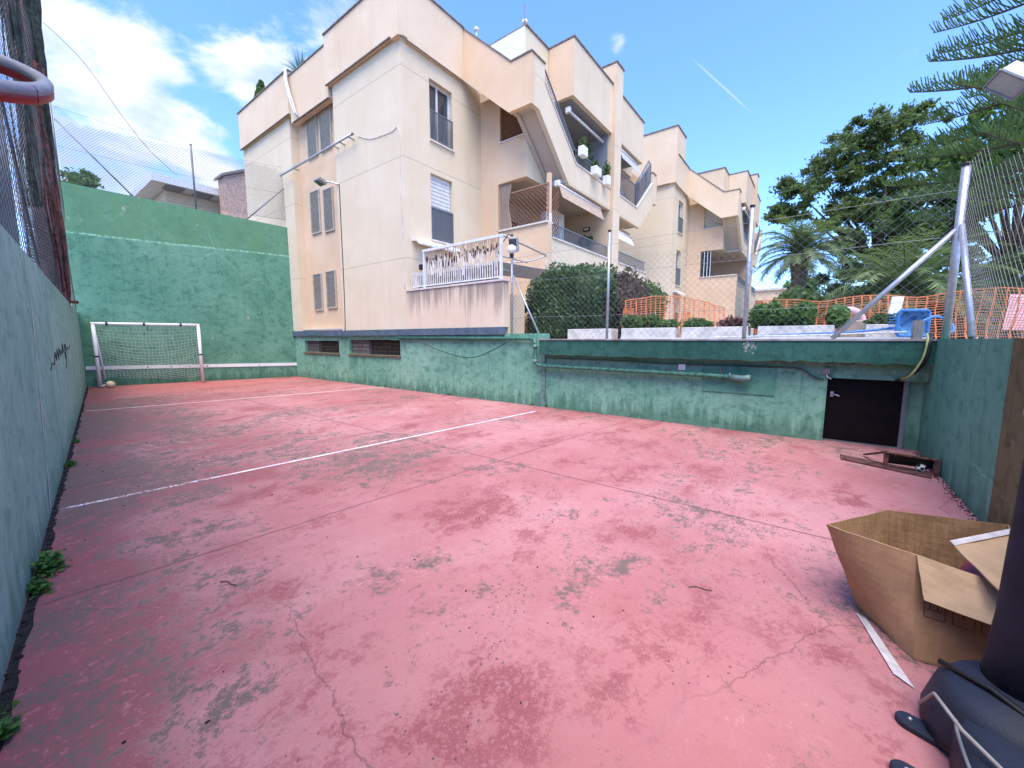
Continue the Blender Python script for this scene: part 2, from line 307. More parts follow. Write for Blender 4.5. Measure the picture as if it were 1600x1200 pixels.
# ------------------------------------------------------------------ mesh builder
class MB:
    def __init__(s): s.v = []; s.f = []; s.n = 0; s.chunks = []
    def add(s, vs, fs):
        o = s.n
        s.v.extend([tuple(p) for p in vs]); s.f.extend([tuple(i + o for i in f) for f in fs]); s.n += len(vs)
        return s
    def box(s, x0, x1, y0, y1, z0, z1):
        vs = [(x, y, z) for z in (z0, z1) for y in (y0, y1) for x in (x0, x1)]
        return s.add(vs, [(0, 2, 3, 1), (4, 5, 7, 6), (0, 1, 5, 4), (2, 6, 7, 3), (0, 4, 6, 2), (1, 3, 7, 5)])
    def obox(s, c, u, v, w):
        """oriented box: centre and three half-extent vectors"""
        c, u, v, w = map(Vector, (c, u, v, w))
        vs = [c + a * u + b_ * v + d * w for d in (-1, 1) for b_ in (-1, 1) for a in (-1, 1)]
        return s.add(vs, [(0, 2, 3, 1), (4, 5, 7, 6), (0, 1, 5, 4), (2, 6, 7, 3), (0, 4, 6, 2), (1, 3, 7, 5)])
    def prism(s, poly, z0, z1):
        n = len(poly)
        vs = [(x, y, z0) for x, y in poly] + [(x, y, z1) for x, y in poly]
        fs = [tuple(range(n - 1, -1, -1)), tuple(range(n, 2 * n))] + [(i, (i + 1) % n, n + (i + 1) % n, n + i) for i in range(n)]
        return s.add(vs, fs)
    def extr(s, poly, a, b_, axis):
        """poly in the plane across axis ('x': (y,z), 'y': (x,z)), extruded from a to b"""
        n = len(poly)
        P = (lambda t, q: (t, q[0], q[1])) if axis == 'x' else (lambda t, q: (q[0], t, q[1]))
        vs = [P(a, q) for q in poly] + [P(b_, q) for q in poly]
        fs = [tuple(range(n - 1, -1, -1)), tuple(range(n, 2 * n))] + [(i, (i + 1) % n, n + (i + 1) % n, n + i) for i in range(n)]
        return s.add(vs, fs)
    def quad(s, a, b_, c, d): return s.add([a, b_, c, d], [(0, 1, 2, 3)])
    def bar(s, p, q, w, h=None, up=(0, 0, 1)):
        p, q = Vector(p), Vector(q); d = q - p
        if d.length < 1e-6: return s
        u = d.normalized(); upv = Vector(up)
        if abs(u.dot(upv)) > .99: upv = Vector((1, 0, 0))
        a = u.cross(upv).normalized(); b_ = a.cross(u)
        return s.obox((p + q) / 2, d / 2, a * w / 2, b_ * (h or w) / 2)
    def tube(s, pts, r, n=6, cap=True):
        pts = [Vector(p) for p in pts]; m = len(pts)
        rs = r if hasattr(r, '__len__') else [r] * m
        t0 = (pts[1] - pts[0]).normalized()
        a = t0.cross(Vector((0, 0, 1)))
        if a.length < .05: a = t0.cross(Vector((1, 0, 0)))
        a.normalize(); vs = []
        for i, p in enumerate(pts):
            t = (pts[min(i + 1, m - 1)] - pts[max(i - 1, 0)]).normalized()
            a = (a - t * a.dot(t)).normalized(); b_ = t.cross(a)
            for k in range(n):
                an = 2 * math.pi * k / n
                vs.append(p + (a * math.cos(an) + b_ * math.sin(an)) * rs[i])
        fs = [(i * n + k, i * n + (k + 1) % n, (i + 1) * n + (k + 1) % n, (i + 1) * n + k) for i in range(m - 1) for k in range(n)]
        if cap: fs += [tuple(range(n - 1, -1, -1)), tuple((m - 1) * n + k for k in range(n))]
        return s.add(vs, fs)
    def ball(s, c, r, nu=12, nv=8, sc=(1, 1, 1), f=None):
        vs = []; c = Vector(c)
        for j in range(nv + 1):
            th = math.pi * j / nv
            for i in range(nu):
                ph = 2 * math.pi * i / nu
                d = Vector((math.sin(th) * math.cos(ph), math.sin(th) * math.sin(ph), math.cos(th)))
                k = f(d) if f else 1
                vs.append(c + Vector((d.x * sc[0], d.y * sc[1], d.z * sc[2])) * r * k)
        fs = [(j * nu + i, j * nu + (i + 1) % nu, (j + 1) * nu + (i + 1) % nu, (j + 1) * nu + i) for j in range(nv) for i in range(nu)]
        return s.add(vs, fs)
    def lathe(s, prof, c, n=16):
        vs = []; m = len(prof)
        for r, z in prof:
            for k in range(n):
                a = 2 * math.pi * k / n; vs.append((c[0] + r * math.cos(a), c[1] + r * math.sin(a), c[2] + z))
        fs = [(i * n + k, i * n + (k + 1) % n, (i + 1) * n + (k + 1) % n, (i + 1) * n + k) for i in range(m - 1) for k in range(n)]
        return s.add(vs, fs)
    def quads_np(s, V):
        """V: (n,4,3) array of separate quads"""
        s.chunks.append(np.asarray(V, float)); return s
    def build(s, name, mat, parent=None, smooth=False, bevel=0, origin=None, label=None, kind=None):
        me = bpy.data.meshes.new(name)
        allv = np.array(s.v, float).reshape(-1, 3); nv0 = len(allv)
        parts = [allv] + [c.reshape(-1, 3) for c in s.chunks]
        V = np.concatenate(parts) if parts else allv
        if parent is not None: org = np.array(parent_world(parent))
        elif origin is not None: org = np.array(origin, float)
        else: org = np.array([(V[:, 0].min() + V[:, 0].max()) / 2, (V[:, 1].min() + V[:, 1].max()) / 2, V[:, 2].min()])
        V = V - org
        nq = sum(len(c) for c in s.chunks)
        loops = [i for f in s.f for i in f]; starts = []; k = 0
        for f in s.f: starts.append(k); k += len(f)
        if nq:
            ql = np.arange(nq * 4) + nv0
            loops = np.concatenate([np.array(loops, int), ql]); starts = np.concatenate([np.array(starts, int), k + np.arange(nq) * 4])
        me.vertices.add(len(V)); me.vertices.foreach_set('co', V.ravel())
        me.loops.add(len(loops)); me.loops.foreach_set('vertex_index', np.array(loops, dtype=np.int32))
        me.polygons.add(len(starts)); me.polygons.foreach_set('loop_start', np.array(starts, dtype=np.int32))
        me.update(calc_edges=True); me.validate()
        me.materials.append(mat)
        me.polygons.foreach_set('use_smooth', np.full(len(me.polygons), bool(smooth)))
        o = bpy.data.objects.new(name, me); COL.objects.link(o)
        if parent is not None: o.parent = parent
        else: o.location = org
        if bevel:
            md = o.modifiers.new('bevel', 'BEVEL'); md.width = bevel; md.segments = 2; md.limit_method = 'ANGLE'
        if label: o['label'] = label
        if kind: o['kind'] = kind
        return o

def split_parts(mb, name, mat, parent, gap=.03, **kw):
    """one object per far-apart piece of the builder's solids"""
    n = mb.n; par = list(range(n))
    def find(a):
        while par[a] != a: par[a] = par[par[a]]; a = par[a]
        return a
    for f in mb.f:
        for k in f[1:]: par[find(k)] = find(f[0])
    isl = {}
    for i in range(n): isl.setdefault(find(i), []).append(i)
    V = np.array(mb.v, float); keys = list(isl); bb = [(V[isl[k]].min(0) - gap, V[isl[k]].max(0) + gap) for k in keys]; grp = list(range(len(keys)))
    def fg(a):
        while grp[a] != a: a = grp[a]
        return a
    for i in range(len(keys)):
        for j in range(i):
            if (bb[i][0] <= bb[j][1]).all() and (bb[j][0] <= bb[i][1]).all(): grp[fg(i)] = fg(j)
    out = []
    for g_ in sorted({fg(i) for i in range(len(keys))}):
        ids = sorted(v for i in range(len(keys)) if fg(i) == g_ for v in isl[keys[i]]); mp = {v: k for k, v in enumerate(ids)}; s = set(ids)
        m2 = MB(); m2.add([mb.v[v] for v in ids], [tuple(mp[v] for v in f) for f in mb.f if f[0] in s]); out.append(m2.build(name, mat, parent, **kw))
    return out
def parent_world(p):
    v = Vector(p.location)
    while p.parent: p = p.parent; v += Vector(p.location)
    return v
def root(name, label, cat, loc, group=None):
    o = bpy.data.objects.new(name, None); COL.objects.link(o); o.location = loc; o.empty_display_size = .2
    o['label'] = label; o['category'] = cat
    if group: o['group'] = group
    return o
def thing(name, mb, mat, label, cat, group=None, **kw):
    o = mb.build(name, mat, **kw); o['label'] = label; o['category'] = cat
    if group: o['group'] = group
    return o
def struct(name, mb, mat, **kw):
    o = mb.build(name, mat, **kw); o['kind'] = 'structure'; return o

def wall_u(mb, p, u, nrm, L, z0, z1, holes, depth):
    """wall face starting at p, running along unit u for L, outward normal nrm, with rectangular holes (u0,u1,z0,z1)"""
    p, u, nrm = Vector((p[0], p[1], 0)), Vector((u[0], u[1], 0)), Vector((nrm[0], nrm[1], 0))
    us = sorted({0, L} | {h[0] for h in holes} | {h[1] for h in holes}); zs = sorted({z0, z1} | {h[2] for h in holes} | {h[3] for h in holes})
    P = lambda a, z, d=0: p + u * a - nrm * d + Vector((0, 0, z))
    for i in range(len(us) - 1):
        for j in range(len(zs) - 1):
            a0, a1, b0, b1 = us[i], us[i + 1], zs[j], zs[j + 1]
            ca, cb = (a0 + a1) / 2, (b0 + b1) / 2
            if any(h[0] < ca < h[1] and h[2] < cb < h[3] for h in holes): continue
            mb.quad(P(a0, b0), P(a1, b0), P(a1, b1), P(a0, b1))
            mb.quad(P(a0, b0, depth), P(a0, b1, depth), P(a1, b1, depth), P(a1, b0, depth))
    for a0, a1, b0, b1 in list(holes) + [(0, L, z0, z1)]:
        mb.quad(P(a0, b0), P(a0, b0, depth), P(a0, b1, depth), P(a0, b1))
        mb.quad(P(a1, b0), P(a1, b1), P(a1, b1, depth), P(a1, b0, depth))
        mb.quad(P(a0, b0), P(a1, b0), P(a1, b0, depth), P(a0, b0, depth))
        mb.quad(P(a0, b1), P(a0, b1, depth), P(a1, b1, depth), P(a1, b1))

def leaves(n, centre, radii, size, rng=rng, shell=.55, flat=0., aspect=1.8, clumps=None):
    """n leaf quads in an ellipsoid"""
    d = rng.normal(size=(n, 3)); d /= np.linalg.norm(d, axis=1)[:, None]
    r = (shell + (1 - shell) * rng.random(n)) ** .8
    p = d * r[:, None] * np.array(radii) + np.array(centre)
    return leafquads(p, size, rng, aspect, flat)
def leafquads(p, size, rng=rng, aspect=1.8, flat=0.):
    n = len(p)
    a = rng.normal(size=(n, 3)); a /= np.linalg.norm(a, axis=1)[:, None]
    b = rng.normal(size=(n, 3)); b[:, 2] *= (1 - flat); b -= a * (a * b).sum(1)[:, None]; b /= np.linalg.norm(b, axis=1)[:, None]
    s = size * (.6 + .8 * rng.random(n))[:, None]
    a = a * s * aspect / 2; b = b * s / 2
    return np.stack([p - a, p + b * .9, p + a, p - b * .9], 1)

def chain(mb, p0, p1, z0, z1, sp, r, wob=.01, top=None):
    """diamond mesh between plan points p0,p1; z1 may be a function of u"""
    p0, p1 = Vector((*p0, 0)), Vector((*p1, 0)); L = (p1 - p0).length; u = (p1 - p0) / L; nr = Vector((-u.y, u.x, 0))
    zt = z1 if callable(z1) else (lambda a: z1); H = max(zt(L * i / 20) for i in range(21)) - z0
    Q = []
    for sgn in (1, -1):
        c = -H if sgn == 1 else 0
        lim = L if sgn == 1 else L + H
        while c < lim:
            h0, h1 = (max(0, -c), min(H, L - c)) if sgn == 1 else (max(0, c - L), min(H, c))
            pts = []
            if h1 - h0 > .01:
                N = max(1, int((h1 - h0) / .35))
                for i in range(N + 1):
                    h = h0 + (h1 - h0) * i / N; a = c + sgn * h
                    if h + z0 <= zt(a) + .02: pts.append((a, h))
            for (a, h), (a2, h2) in zip(pts[:-1], pts[1:]):
                def W(a, h):
                    return p0 + u * (a + wob * math.sin(3.1 * h + a * 1.3)) + nr * (wob * 2.5 * math.sin(a * 1.7 + h * 2.)) + Vector((0, 0, z0 + h + wob * math.sin(a * 2.3)))
                A, B = W(a, h), W(a2, h2); d = (B - A).normalized(); s1 = nr * r; s2 = d.cross(nr).normalized() * r
                Q.append([A - s2, B - s2, B + s2, A + s2]); Q.append([A - s1, B - s1, B + s1, A + s1])
            c += sp
    mb.quads_np(np.array([[list(v) for v in q] for q in Q]))
    return mb

# ================================================================== SETTING
LW = lambda y: -.455 + .1185 * y                       # left wall plane
LU = Vector((.1185, 1, 0)).normalized(); LN = Vector((1, -.1185, 0)).normalized()
struct('ground', MB().box(-400, 700, -400, 500, -.6, -.05), M['ground'])
mb = MB(); fl = [(LW(-1.25), -1.25), (8.0, -1.25), (8.0, -.2), (7.8, -.15), (7.8, 17.42), (LW(19.12), 19.12)]
mb.prism([(x, y) for x, y in fl], -.04, 0)
struct('court_floor', mb, M['court'])
mb = MB()
mb.prism([(8.02, -40), (90, -40), (90, 9.6), (8.02, 9.6)], -.04, 1.5)
struct('garden_terrace', mb, M['paving'])
def line(p, q, w, z=.004):
    p, q = Vector((*p, z)), Vector((*q, z)); d = (q - p).normalized(); n_ = Vector((-d.y, d.x, 0)) * w / 2
    N = 40; mb = MB()
    for i in range(N):
        a, b = p + (q - p) * i / N, p + (q - p) * (i + 1) / N
        mb.quad(a - n_, b - n_, b + n_, a + n_)
    return mb
struct('court_line', line((.26, 5.55), (7.20, 4.84), .055), M['line'])
struct('court_line', line((1.15, 12.75), (7.78, 11.29), .06), M['line'])
# dirt gap along the left wall
mb = MB(); pts = []
for i in range(160):
    y = -1.2 + i * .127; w = .022 + .03 * random.random() + (.012 if y < 5 else 0)
    pts.append((y, w))
for (y, w), (y2, w2) in zip(pts[:-1], pts[1:]):
    a, b = Vector((LW(y) + .004, y, .004)), Vector((LW(y2) + .004, y2, .004))
    mb.quad(a, a + LN * w, b + LN * w2, b)
    for _ in range(3):
        c = a + LN * random.uniform(.01, w) + LU * random.uniform(0, .12); mb.ball(c, random.uniform(.006, .018), 6, 4, (1, 1, .7))
o = thing('dirt_strip', mb, M['debris'], 'dark damp strip of dirt in the gap along the base of the left green wall', 'dirt'); o['kind'] = 'stuff'
mb = MB()
for i in range(700):
    t = random.random(); x = 7.8 - 3.4 * t; mb.ball((x, -1.25 + abs(random.gauss(0, .035)), .003), random.uniform(.002, .008), 6, 4, (1, 1, .6))
for i in range(120):
    mb.ball((7.78 - abs(random.gauss(0, .03)), random.uniform(2, 17), .004), random.uniform(.003, .010), 6, 4, (1, 1, .6))
o = thing('dirt_crumbs', mb, M['debris'], 'dark crumbs of dirt and dry leaves along the foot of the right hand green walls', 'dirt'); o['kind'] = 'stuff'

mb = MB(); g_ = random.Random(3)
for i in range(150):
    y = g_.uniform(-.9, 9); x = g_.uniform(LW(y) + .15, 7.6); r_ = g_.uniform(.002, .006) * (1 + .12 * y); mb.ball((x, y, r_ * .5), r_, 5, 3, (g_.uniform(.7, 1.8), 1, .5))
o = thing('grit', mb, M['debris'], 'scattered dark grit and leaf crumbs lying all over the red court floor', 'grit'); o['kind'] = 'stuff'
# ------------------------------------------------------------------ court walls
def lpt(y, z, off=0): return Vector((LW(y), y, z)) + LN * off
w = root('concrete_wall', 'long weathered green concrete wall on the left, below the netting fence', 'wall', (LW(8), 8, 0))
mb = MB(); a, b = (LW(-1.25), -1.25), (LW(19.1), 19.1)
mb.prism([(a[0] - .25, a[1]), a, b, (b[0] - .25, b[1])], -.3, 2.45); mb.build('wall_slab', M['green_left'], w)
def wstrip(y0, y1, z0, z1, wd):
    m_ = MB(); N = 14; n_ = LU * wd / 2
    for i in range(N):
        p = lpt(y0 + (y1 - y0) * i / N, z0 + (z1 - z0) * i / N, .004); q = lpt(y0 + (y1 - y0) * (i + 1) / N, z0 + (z1 - z0) * (i + 1) / N, .004)
        k0 = 1 + .5 * math.sin(i * 1.3); k1 = 1 + .5 * math.sin((i + 1) * 1.3)
        m_.quad(p - n_ * k0, p + n_ * k0, q + n_ * k1, q - n_ * k1)
    return m_
wstrip(5.50, 6.25, .02, 2.12, .035).build('painted_stripe', M['dirtywhite'], w)
wstrip(12.75, 13.6, .02, 2.0, .05).build('painted_stripe', M['dirtywhite'], w)
mb = MB()   # black scrawl
sc = [(7.3, 1.22), (7.6, 1.30), (7.9, 1.26), (8.2, 1.42), (8.35, 1.30), (8.6, 1.45), (8.75, 1.30), (9.0, 1.46), (9.2, 1.34), (9.45, 1.42), (9.6, 1.36), (9.8, 1.52), (9.95, 1.38), (10.3, 1.34), (10.6, 1.50), (10.8, 1.38), (11.2, 1.44), (11.7, 1.40), (12.1, 1.48)]
mb.tube([lpt(y, z, .004) for y, z in sc], .005, 5); mb.tube([lpt(y, z, .004) for y, z in [(10.2, 1.25), (10.35, 1.5), (10.5, 1.2), (10.0, 1.1)]], .0045, 5)
mb.build('spray_scrawl', M['cable_black'], w)

BN = Vector((-.2724, -.9622, 0)); BU = Vector((.9622, -.2724, 0)).normalized()
def bpt(x, z, off=0): return Vector((x, 19.1 - .2831 * (x - 1.81), z)) - Vector((.2724, .9622, 0)) * off
w = root('concrete_wall', 'tall green concrete wall at the far end behind the goal', 'wall', (5, 18.2, 0))
mb = MB(); p0, p1 = bpt(1.7, 0), bpt(8.05, 0); q0, q1 = bpt(1.7, 0, -.3), bpt(8.05, 0, -.3)
vs = []
for (p, z) in ((p0, 6.50), (p1, 6.05)):
    pass
A0, A1 = bpt(1.7, -.3), bpt(8.05, -.3); B0, B1 = bpt(1.7, 6.48), bpt(8.05, 6.06)
C0, C1 = bpt(1.7, -.3, -.3), bpt(8.05, -.3, -.3); D0, D1 = bpt(1.7, 6.48, -.3), bpt(8.05, 6.06, -.3)
mb.add([A0, A1, B1, B0, C0, C1, D1, D0], [(0, 1, 2, 3), (5, 4, 7, 6), (3, 2, 6, 7), (0, 3, 7, 4), (1, 5, 6, 2), (0, 4, 5, 1)])
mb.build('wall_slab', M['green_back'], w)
mb = MB(); A, B = bpt(1.84, .63, .012), bpt(7.79, .53, .012); mb.bar(A, B, .02, .12); mb.build('painted_stripe', M['white'], w)
mb = MB()
for x in (3.3, 3.9, 4.4, 4.9, 6.5):
    p = bpt(x, .61 - .017 * (x - 1.84) + .02, .026); mb.ball(p, .022, 6, 4)
mb.build('bolt', M['cable_black'], w)

# long right wall with two basement windows and the low door
w = root('concrete_wall', 'long pale green streaked wall under the apartment block, with two barred openings', 'wall', (7.8, 11, 0))
mb = MB(); holes = [(17.42 - 16.57, 17.42 - 13.95, 1.06, 1.52), (17.42 - 13.25, 17.42 - 10.35, 1.06, 1.56)]
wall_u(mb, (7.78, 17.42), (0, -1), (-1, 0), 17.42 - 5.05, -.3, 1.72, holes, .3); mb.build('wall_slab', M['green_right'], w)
for (y0, y1, z0, z1) in ((13.95, 16.57, 1.06, 1.52), (10.35, 13.25, 1.06, 1.56)):
    f = MB().box(7.72, 7.80, y0 - .03, y1 + .03, z0 - .05, z0 - .001).build('window', M['rust2'], w)
    MB().box(8.02, 8.05, y0, y1, z0, z1).build('pane', M['dark'], f)
    mb = MB(); n = int((y1 - y0) / .07)
    for i in range(n + 1):
        y = y0 + .02 + (y1 - y0 - .04) * i / n; mb.box(7.885, 7.897, y - .006, y + .006, z0, z1)
    for k in (.25, .5, .75): mb.box(7.880, 7.886, y0, y1, z0 + (z1 - z0) * k - .006, z0 + (z1 - z0) * k + .006)
    mb.build('grille', M['bark'], f)
    MB().box(7.90, 8.0, y1 - .35 * (y1 - y0), y1 - .002, z0 + .002, z1 - .002).build('shutter_board', M['concrete'], f)
w2 = root('concrete_wall', 'green wall with the black door and drain pipe, below the dark green ledge', 'wall', (7.8, 2, 0))
mb = MB(); wall_u(mb, (7.80, 5.05), (0, -1), (-1, 0), 5.05 + .17, -.3, 1.30, [], .25)
mb.box(7.80, 8.0, -1.25, -.172, 1.0, 1.30)       # lintel above the door
mb.box(7.97, 8.2, -1.25, -1.09, -.3, 1.0)        # jamb strip right of door
mb.build('wall_slab', M['green_right'], w2)
MB().box(7.778, 7.800, .50, 1.60, .66, 1.12).build('repair_patch', M['green_end'], w2)
MB().box(7.76, 7.80, 4.97, 5.08, .0, 1.22).build('corner_strip', M['greenpipe_l'], w2)
d = root('door', 'low black metal door under the ledge beside the corner', 'door', (7.95, -.65, 0))
MB().box(7.93, 7.96, -1.03, -.175, .02, .995).build('door_leaf', M['black_door'], d, bevel=.004)
mb = MB().box(7.90, 7.965, -1.085, -1.035, 0, .998); mb.box(7.90, 7.965, -1.035, -.172, .0, .018); mb.build('door_frame', M['rail'], d)
mb = MB(); mb.box(7.90, 7.93, -.26, -.22, .70, .78); mb.tube([(7.89, -.24, .75), (7.87, -.27, .74), (7.87, -.33, .72)], .008); mb.build('handle', M['galv'], d)

s_ = root('concrete_ledge', 'dark green painted concrete ledge overhanging the long wall and the door', 'ledge', (7.8, 2, 1.3))
mb = MB(); N = 48; prof = []
ys = [5.0 - (6.25) * i / N for i in range(N + 1)]
zb = [1.235 + .010 * math.sin(i * 1.7) + .012 * random.random() - (.0 if not 34 < i < 46 else -.03 * random.random()) for i in range(N + 1)]
poly = [(y, 1.565) for y in ys] + [(y, z) for y, z in zip(reversed(ys), reversed(zb))]
mb.extr(poly, 7.55, 7.66, 'x'); mb.build('fascia', M['green_dark'], s_)
MB().box(7.662, 8.30, -1.25, 5.0, 1.325, 1.562).build('slab', M['green_dark'], s_)
MB().box(7.53, 8.32, -1.25, 5.02, 1.567, 1.595).build('coping', M['concrete'], s_)
mb = MB()
for i in range(60):
    y = random.choice([random.gauss(-.35, .25), random.gauss(4.5, .3), random.gauss(.3, .1), random.uniform(-1.2, 5)])
    if -1.2 < y < 4.95: mb.ball((7.60, y, 1.236), random.uniform(.008, .022), 6, 4, (1.6, 1.8, .6))
o = mb.build('broken_edge', M['rust2'], s_); o['kind'] = 'stuff'

e = root('concrete_wall', 'green end wall near the cardboard box, at right angles to the door', 'wall', (6, -1.3, 0))
MB().box(4.97, 8.40, -1.5, -1.25, -.3, 1.60).build('wall_slab', M['green_end'], e)
MB().box(-1.0, 4.97, -1.5, -1.246, -.3, 1.603).build('brown_section', M['brown_end'], e)

# ================================================================== APARTMENT BLOCKS
def rect_window(rt, x0, x1, z0, z1, y, kind):
    """window on the -y facing wall, set back in its opening; lower half guarded"""
    fr = MB(); d = y + .14
    fr.box(x0, x0 + .05, d, d + .05, z0, z1); fr.box(x1 - .05, x1, d, d + .05, z0, z1)
    fr.box(x0 + .05, x1 - .05, d, d + .05, z1 - .06, z1); fr.box(x0 + .05, x1 - .05, d, d + .05, z0, z0 + .05)
    xm = x0 + (x1 - x0) * .45; fr.box(xm - .03, xm + .03, d + .002, d + .048, z0 + .05, z1 - .06)
    f = fr.build('window', M['white_metal'], rt)
    MB().box(x0, x1, d + .052, d + .06, z0, z1).build('pane', M['glass'], f)
    if kind == 'blind':
        b = MB(); z = z0 + (z1 - z0) * .42; n = 20
        for i in range(n):
            za = z + (z1 - z) * i / n; b.box(x0 + .02, x1 - .02, d - .035 + .012 * (i % 2), d - .02, za, za + (z1 - z) / n - .004)
        b.build('roller_blind', M['white_metal'], f)
    r = MB(); zt = z0 + (z1 - z0) * .48; yy = y - .02; n = 18
    for i in range(n + 1):
        x = x0 + .01 + (x1 - x0 - .02) * i / n; r.box(x - .008, x + .008, yy, yy + .016, z0 + .05, zt)
    r.box(x0, x1, yy - .008, yy + .024, zt, zt + .03); r.box(x0, x1, yy - .005, yy + .02, z0 + .03, z0 + .05)
    if kind == 'blind': r.box(x0 + .01, x1 - .01, yy + .03, yy + .035, z0 + .05, zt)
    r.build('guard_rail', M['rail'], f)
    MB().box(x0 - .03, x1 + .05, y - .06, y + .12, z0 - .05, z0 - .002).build('sill', M['capL'], f)

def block(ox, oy, label, first):
    X = lambda x: x + ox
    Y = lambda y: y + oy
    rt = root('apartment_building', label, 'building', (X(10), Y(9), 1.5))
    # ---- face A (towards the court, -x side)
    ml = MB()
    if first:
        wall_u(ml, (7.75, 21.2), (0, -1), (-1, 0), 21.2 - 16.75, 1.86, 10.06, [], .3)
        wall_u(ml, (7.75, 13.5), (0, -1), (-1, 0), 3.6, 1.86, 10.06, [], .3)
        ml.box(7.76, 8.3, 16.70, 16.752, 1.86, 10.0); ml.box(7.76, 8.3, 13.5, 13.55, 1.86, 10.0); ml.box(7.76, 9, 21.2, 21.3, 1.9, 10)
        w_ = ml.build('court_side_wall', M['wallA'], rt)
        mr = MB(); wall_u(mr, (8.06, 16.75), (0, -1), (-1, 0), 3.25, 1.98, 10.0, [], .2); mr.build('recessed_wall', M['wallO'], rt)
        MB().box(7.80, 8.10, 13.5, 16.75, 1.93, 1.975).build('sill', M['capL'], rt)
        for (ya, yb, za, zb_) in ((15.93, 15.20, 8.38, 9.84), (14.98, 14.20, 8.38, 9.78), (15.98, 15.28, 5.62, 7.20), (15.0, 14.32, 5.55, 7.08), (16.08, 15.43, 2.70, 4.13), (15.10, 14.40, 2.74, 4.14)):
            f = MB(); x = 8.0
            f.box(x, x + .05, yb, yb + .04, za, zb_); f.box(x, x + .05, ya - .04, ya, za, zb_)
            f.box(x, x + .05, yb + .04, ya - .04, za, za + .04); f.box(x, x + .05, yb + .04, ya - .04, zb_ - .04, zb_)
            sh = f.build('shutter', M['shutter'], rt); sl = MB(); n = 26
            for i in range(n):
                zc = za + .05 + (zb_ - za - .1) * (i + .5) / n
                sl.obox((x + .03, (ya + yb) / 2, zc), (0, (ya - yb) / 2 - .04, 0), (.016, 0, -.020), (.002, 0, .002))
            sl.build('slats', M['shutter'], sh)
        # grey blue plinth band
        mbb = MB(); mbb.box(7.70, 7.80, 13.68, 17.45, 1.70, 1.90); mbb.box(7.69, 7.80, 6.16, 13.68, 1.70, 1.885); mbb.build('plinth_band', M['blue_band'], rt)
        # parapets on face A
        pm = MB(); pm.box(7.64, 7.95, 16.45, 21.25, 10.05, 11.55); pm.box(7.70, 7.95, 13.70, 16.449, 9.72, 11.36); pm.box(7.62, 7.95, 9.80, 13.699, 10.05, 11.57)
        pm.box(7.60, 7.75, 9.78, 10.10, 9.96, 10.049)
        split_parts(pm, 'parapet', M['wallP'], rt)
        cp = MB(); cp.box(7.60, 7.98, 16.42, 21.29, 11.551, 11.59); cp.box(7.67, 7.98, 13.70, 16.42, 11.361, 11.40); cp.box(7.58, 7.98, 9.74, 13.72, 11.571, 11.61)
        cp.box(7.61, 7.66, 16.44, 21.25, 10.02, 10.049); cp.box(7.68, 7.74, 13.72, 16.3, 9.69, 9.719); cp.box(7.595, 7.64, 10.16, 13.71, 10.02, 10.049)
        split_parts(cp, 'coping', M['cap'], rt)
    else:
        wall_u(ml, (X(7.75), Y(21)), (0, -1), (-1, 0), 11.1, 1.4, 10.06, [], .3); ml.build('court_side_wall', M['wallA'], rt)
        pm = MB(); pm.box(X(7.62), X(7.95), Y(9.8), Y(21), 10.05, 12.9); pm.box(X(7.95), X(9.3), Y(9.8), Y(10.1), 11.62, 12.9); split_parts(pm, 'parapet', M['wallP'], rt)
        cp = MB(); cp.box(X(7.58), X(7.99), Y(9.76), Y(21), 12.901, 12.96); cp.box(X(7.99), X(9.34), Y(9.76), Y(10.1), 12.901, 12.96)
        cp.box(X(7.595), X(7.64), Y(10.1), Y(21), 10.02, 10.049); split_parts(cp, 'coping', M['cap'], rt)
    # ---- face B (-y side) with two windows
    mf = MB(); hs = [(.75, 1.71, 7.70, 9.46), (.73, 1.67, 4.72, 6.72)]
    if not first: hs.append((.73, 1.6, 2.3, 4.0))
    wall_u(mf, (X(8.05), Y(9.9)), (1, 0), (0, -1), 3.09, 1.4, 10.06, hs, .25); mf.build('side_wall', M['wallA'], rt)
    rect_window(rt, X(8.80), X(9.76), 7.70, 9.46, Y(9.9), 'open'); rect_window(rt, X(8.78), X(9.72), 4.72, 6.72, Y(9.9), 'blind' if first else 'open')
    if not first: rect_window(rt, X(8.78), X(9.65), 2.3, 4.0, Y(9.9), 'open')
    pm = MB(); pm.box(X(7.951), X(10.22), Y(9.80), Y(10.1), 9.99, 11.57); split_parts(pm, 'parapet', M['wallP'] if first else M['wallP'], rt)
    cp = MB(); cp.box(X(7.981), X(10.24), Y(9.76), Y(10.1), 11.571, 11.61); cp.box(X(7.66), X(10.2), Y(9.775), Y(9.80), 9.96, 9.989); split_parts(cp, 'coping', M['cap'], rt)
    # ---- balcony stack: wall C on the left, back wall, slabs
    mc = MB()
    wall_u(mc, (X(11.14), Y(9.9)), (0, -1), (-1, 0), 1.94, 6.88, 9.75, [(.87, 1.90, 8.22, 9.5)], .22)
    wall_u(mc, (X(11.14), Y(9.9)), (0, -1), (-1, 0), .77, 1.4, 6.88, [], .22)
    wall_u(mc, (X(11.20), Y(9.13)), (0, -1), (-1, 0), 2.03, 1.4, 5.30, [], .22)
    mc.box(X(11.362), X(11.44), Y(7.96), Y(8.0), 6.88, 8.2)
    split_parts(mc, 'balcony_flank', M['wallO'], rt)  # flank takes the apricot tone that paints bounced light
    mb = MB(); mb.box(X(11.145), X(12.75), Y(7.93), Y(7.959), 6.88, 8.22); mb.box(X(11.15), X(12.75), Y(7.959), Y(8.08), 6.885, 6.95); mb.build('balcony_box', M['wallA'], rt)
    MB().box(X(11.10), X(11.20), Y(7.90), Y(9.06), 8.17, 8.215).build('sill', M['capL'], rt)
    MB().box(X(11.14), X(11.5), Y(7.10), Y(9.15), 5.302, 5.36).build('sill', M['capL'], rt)
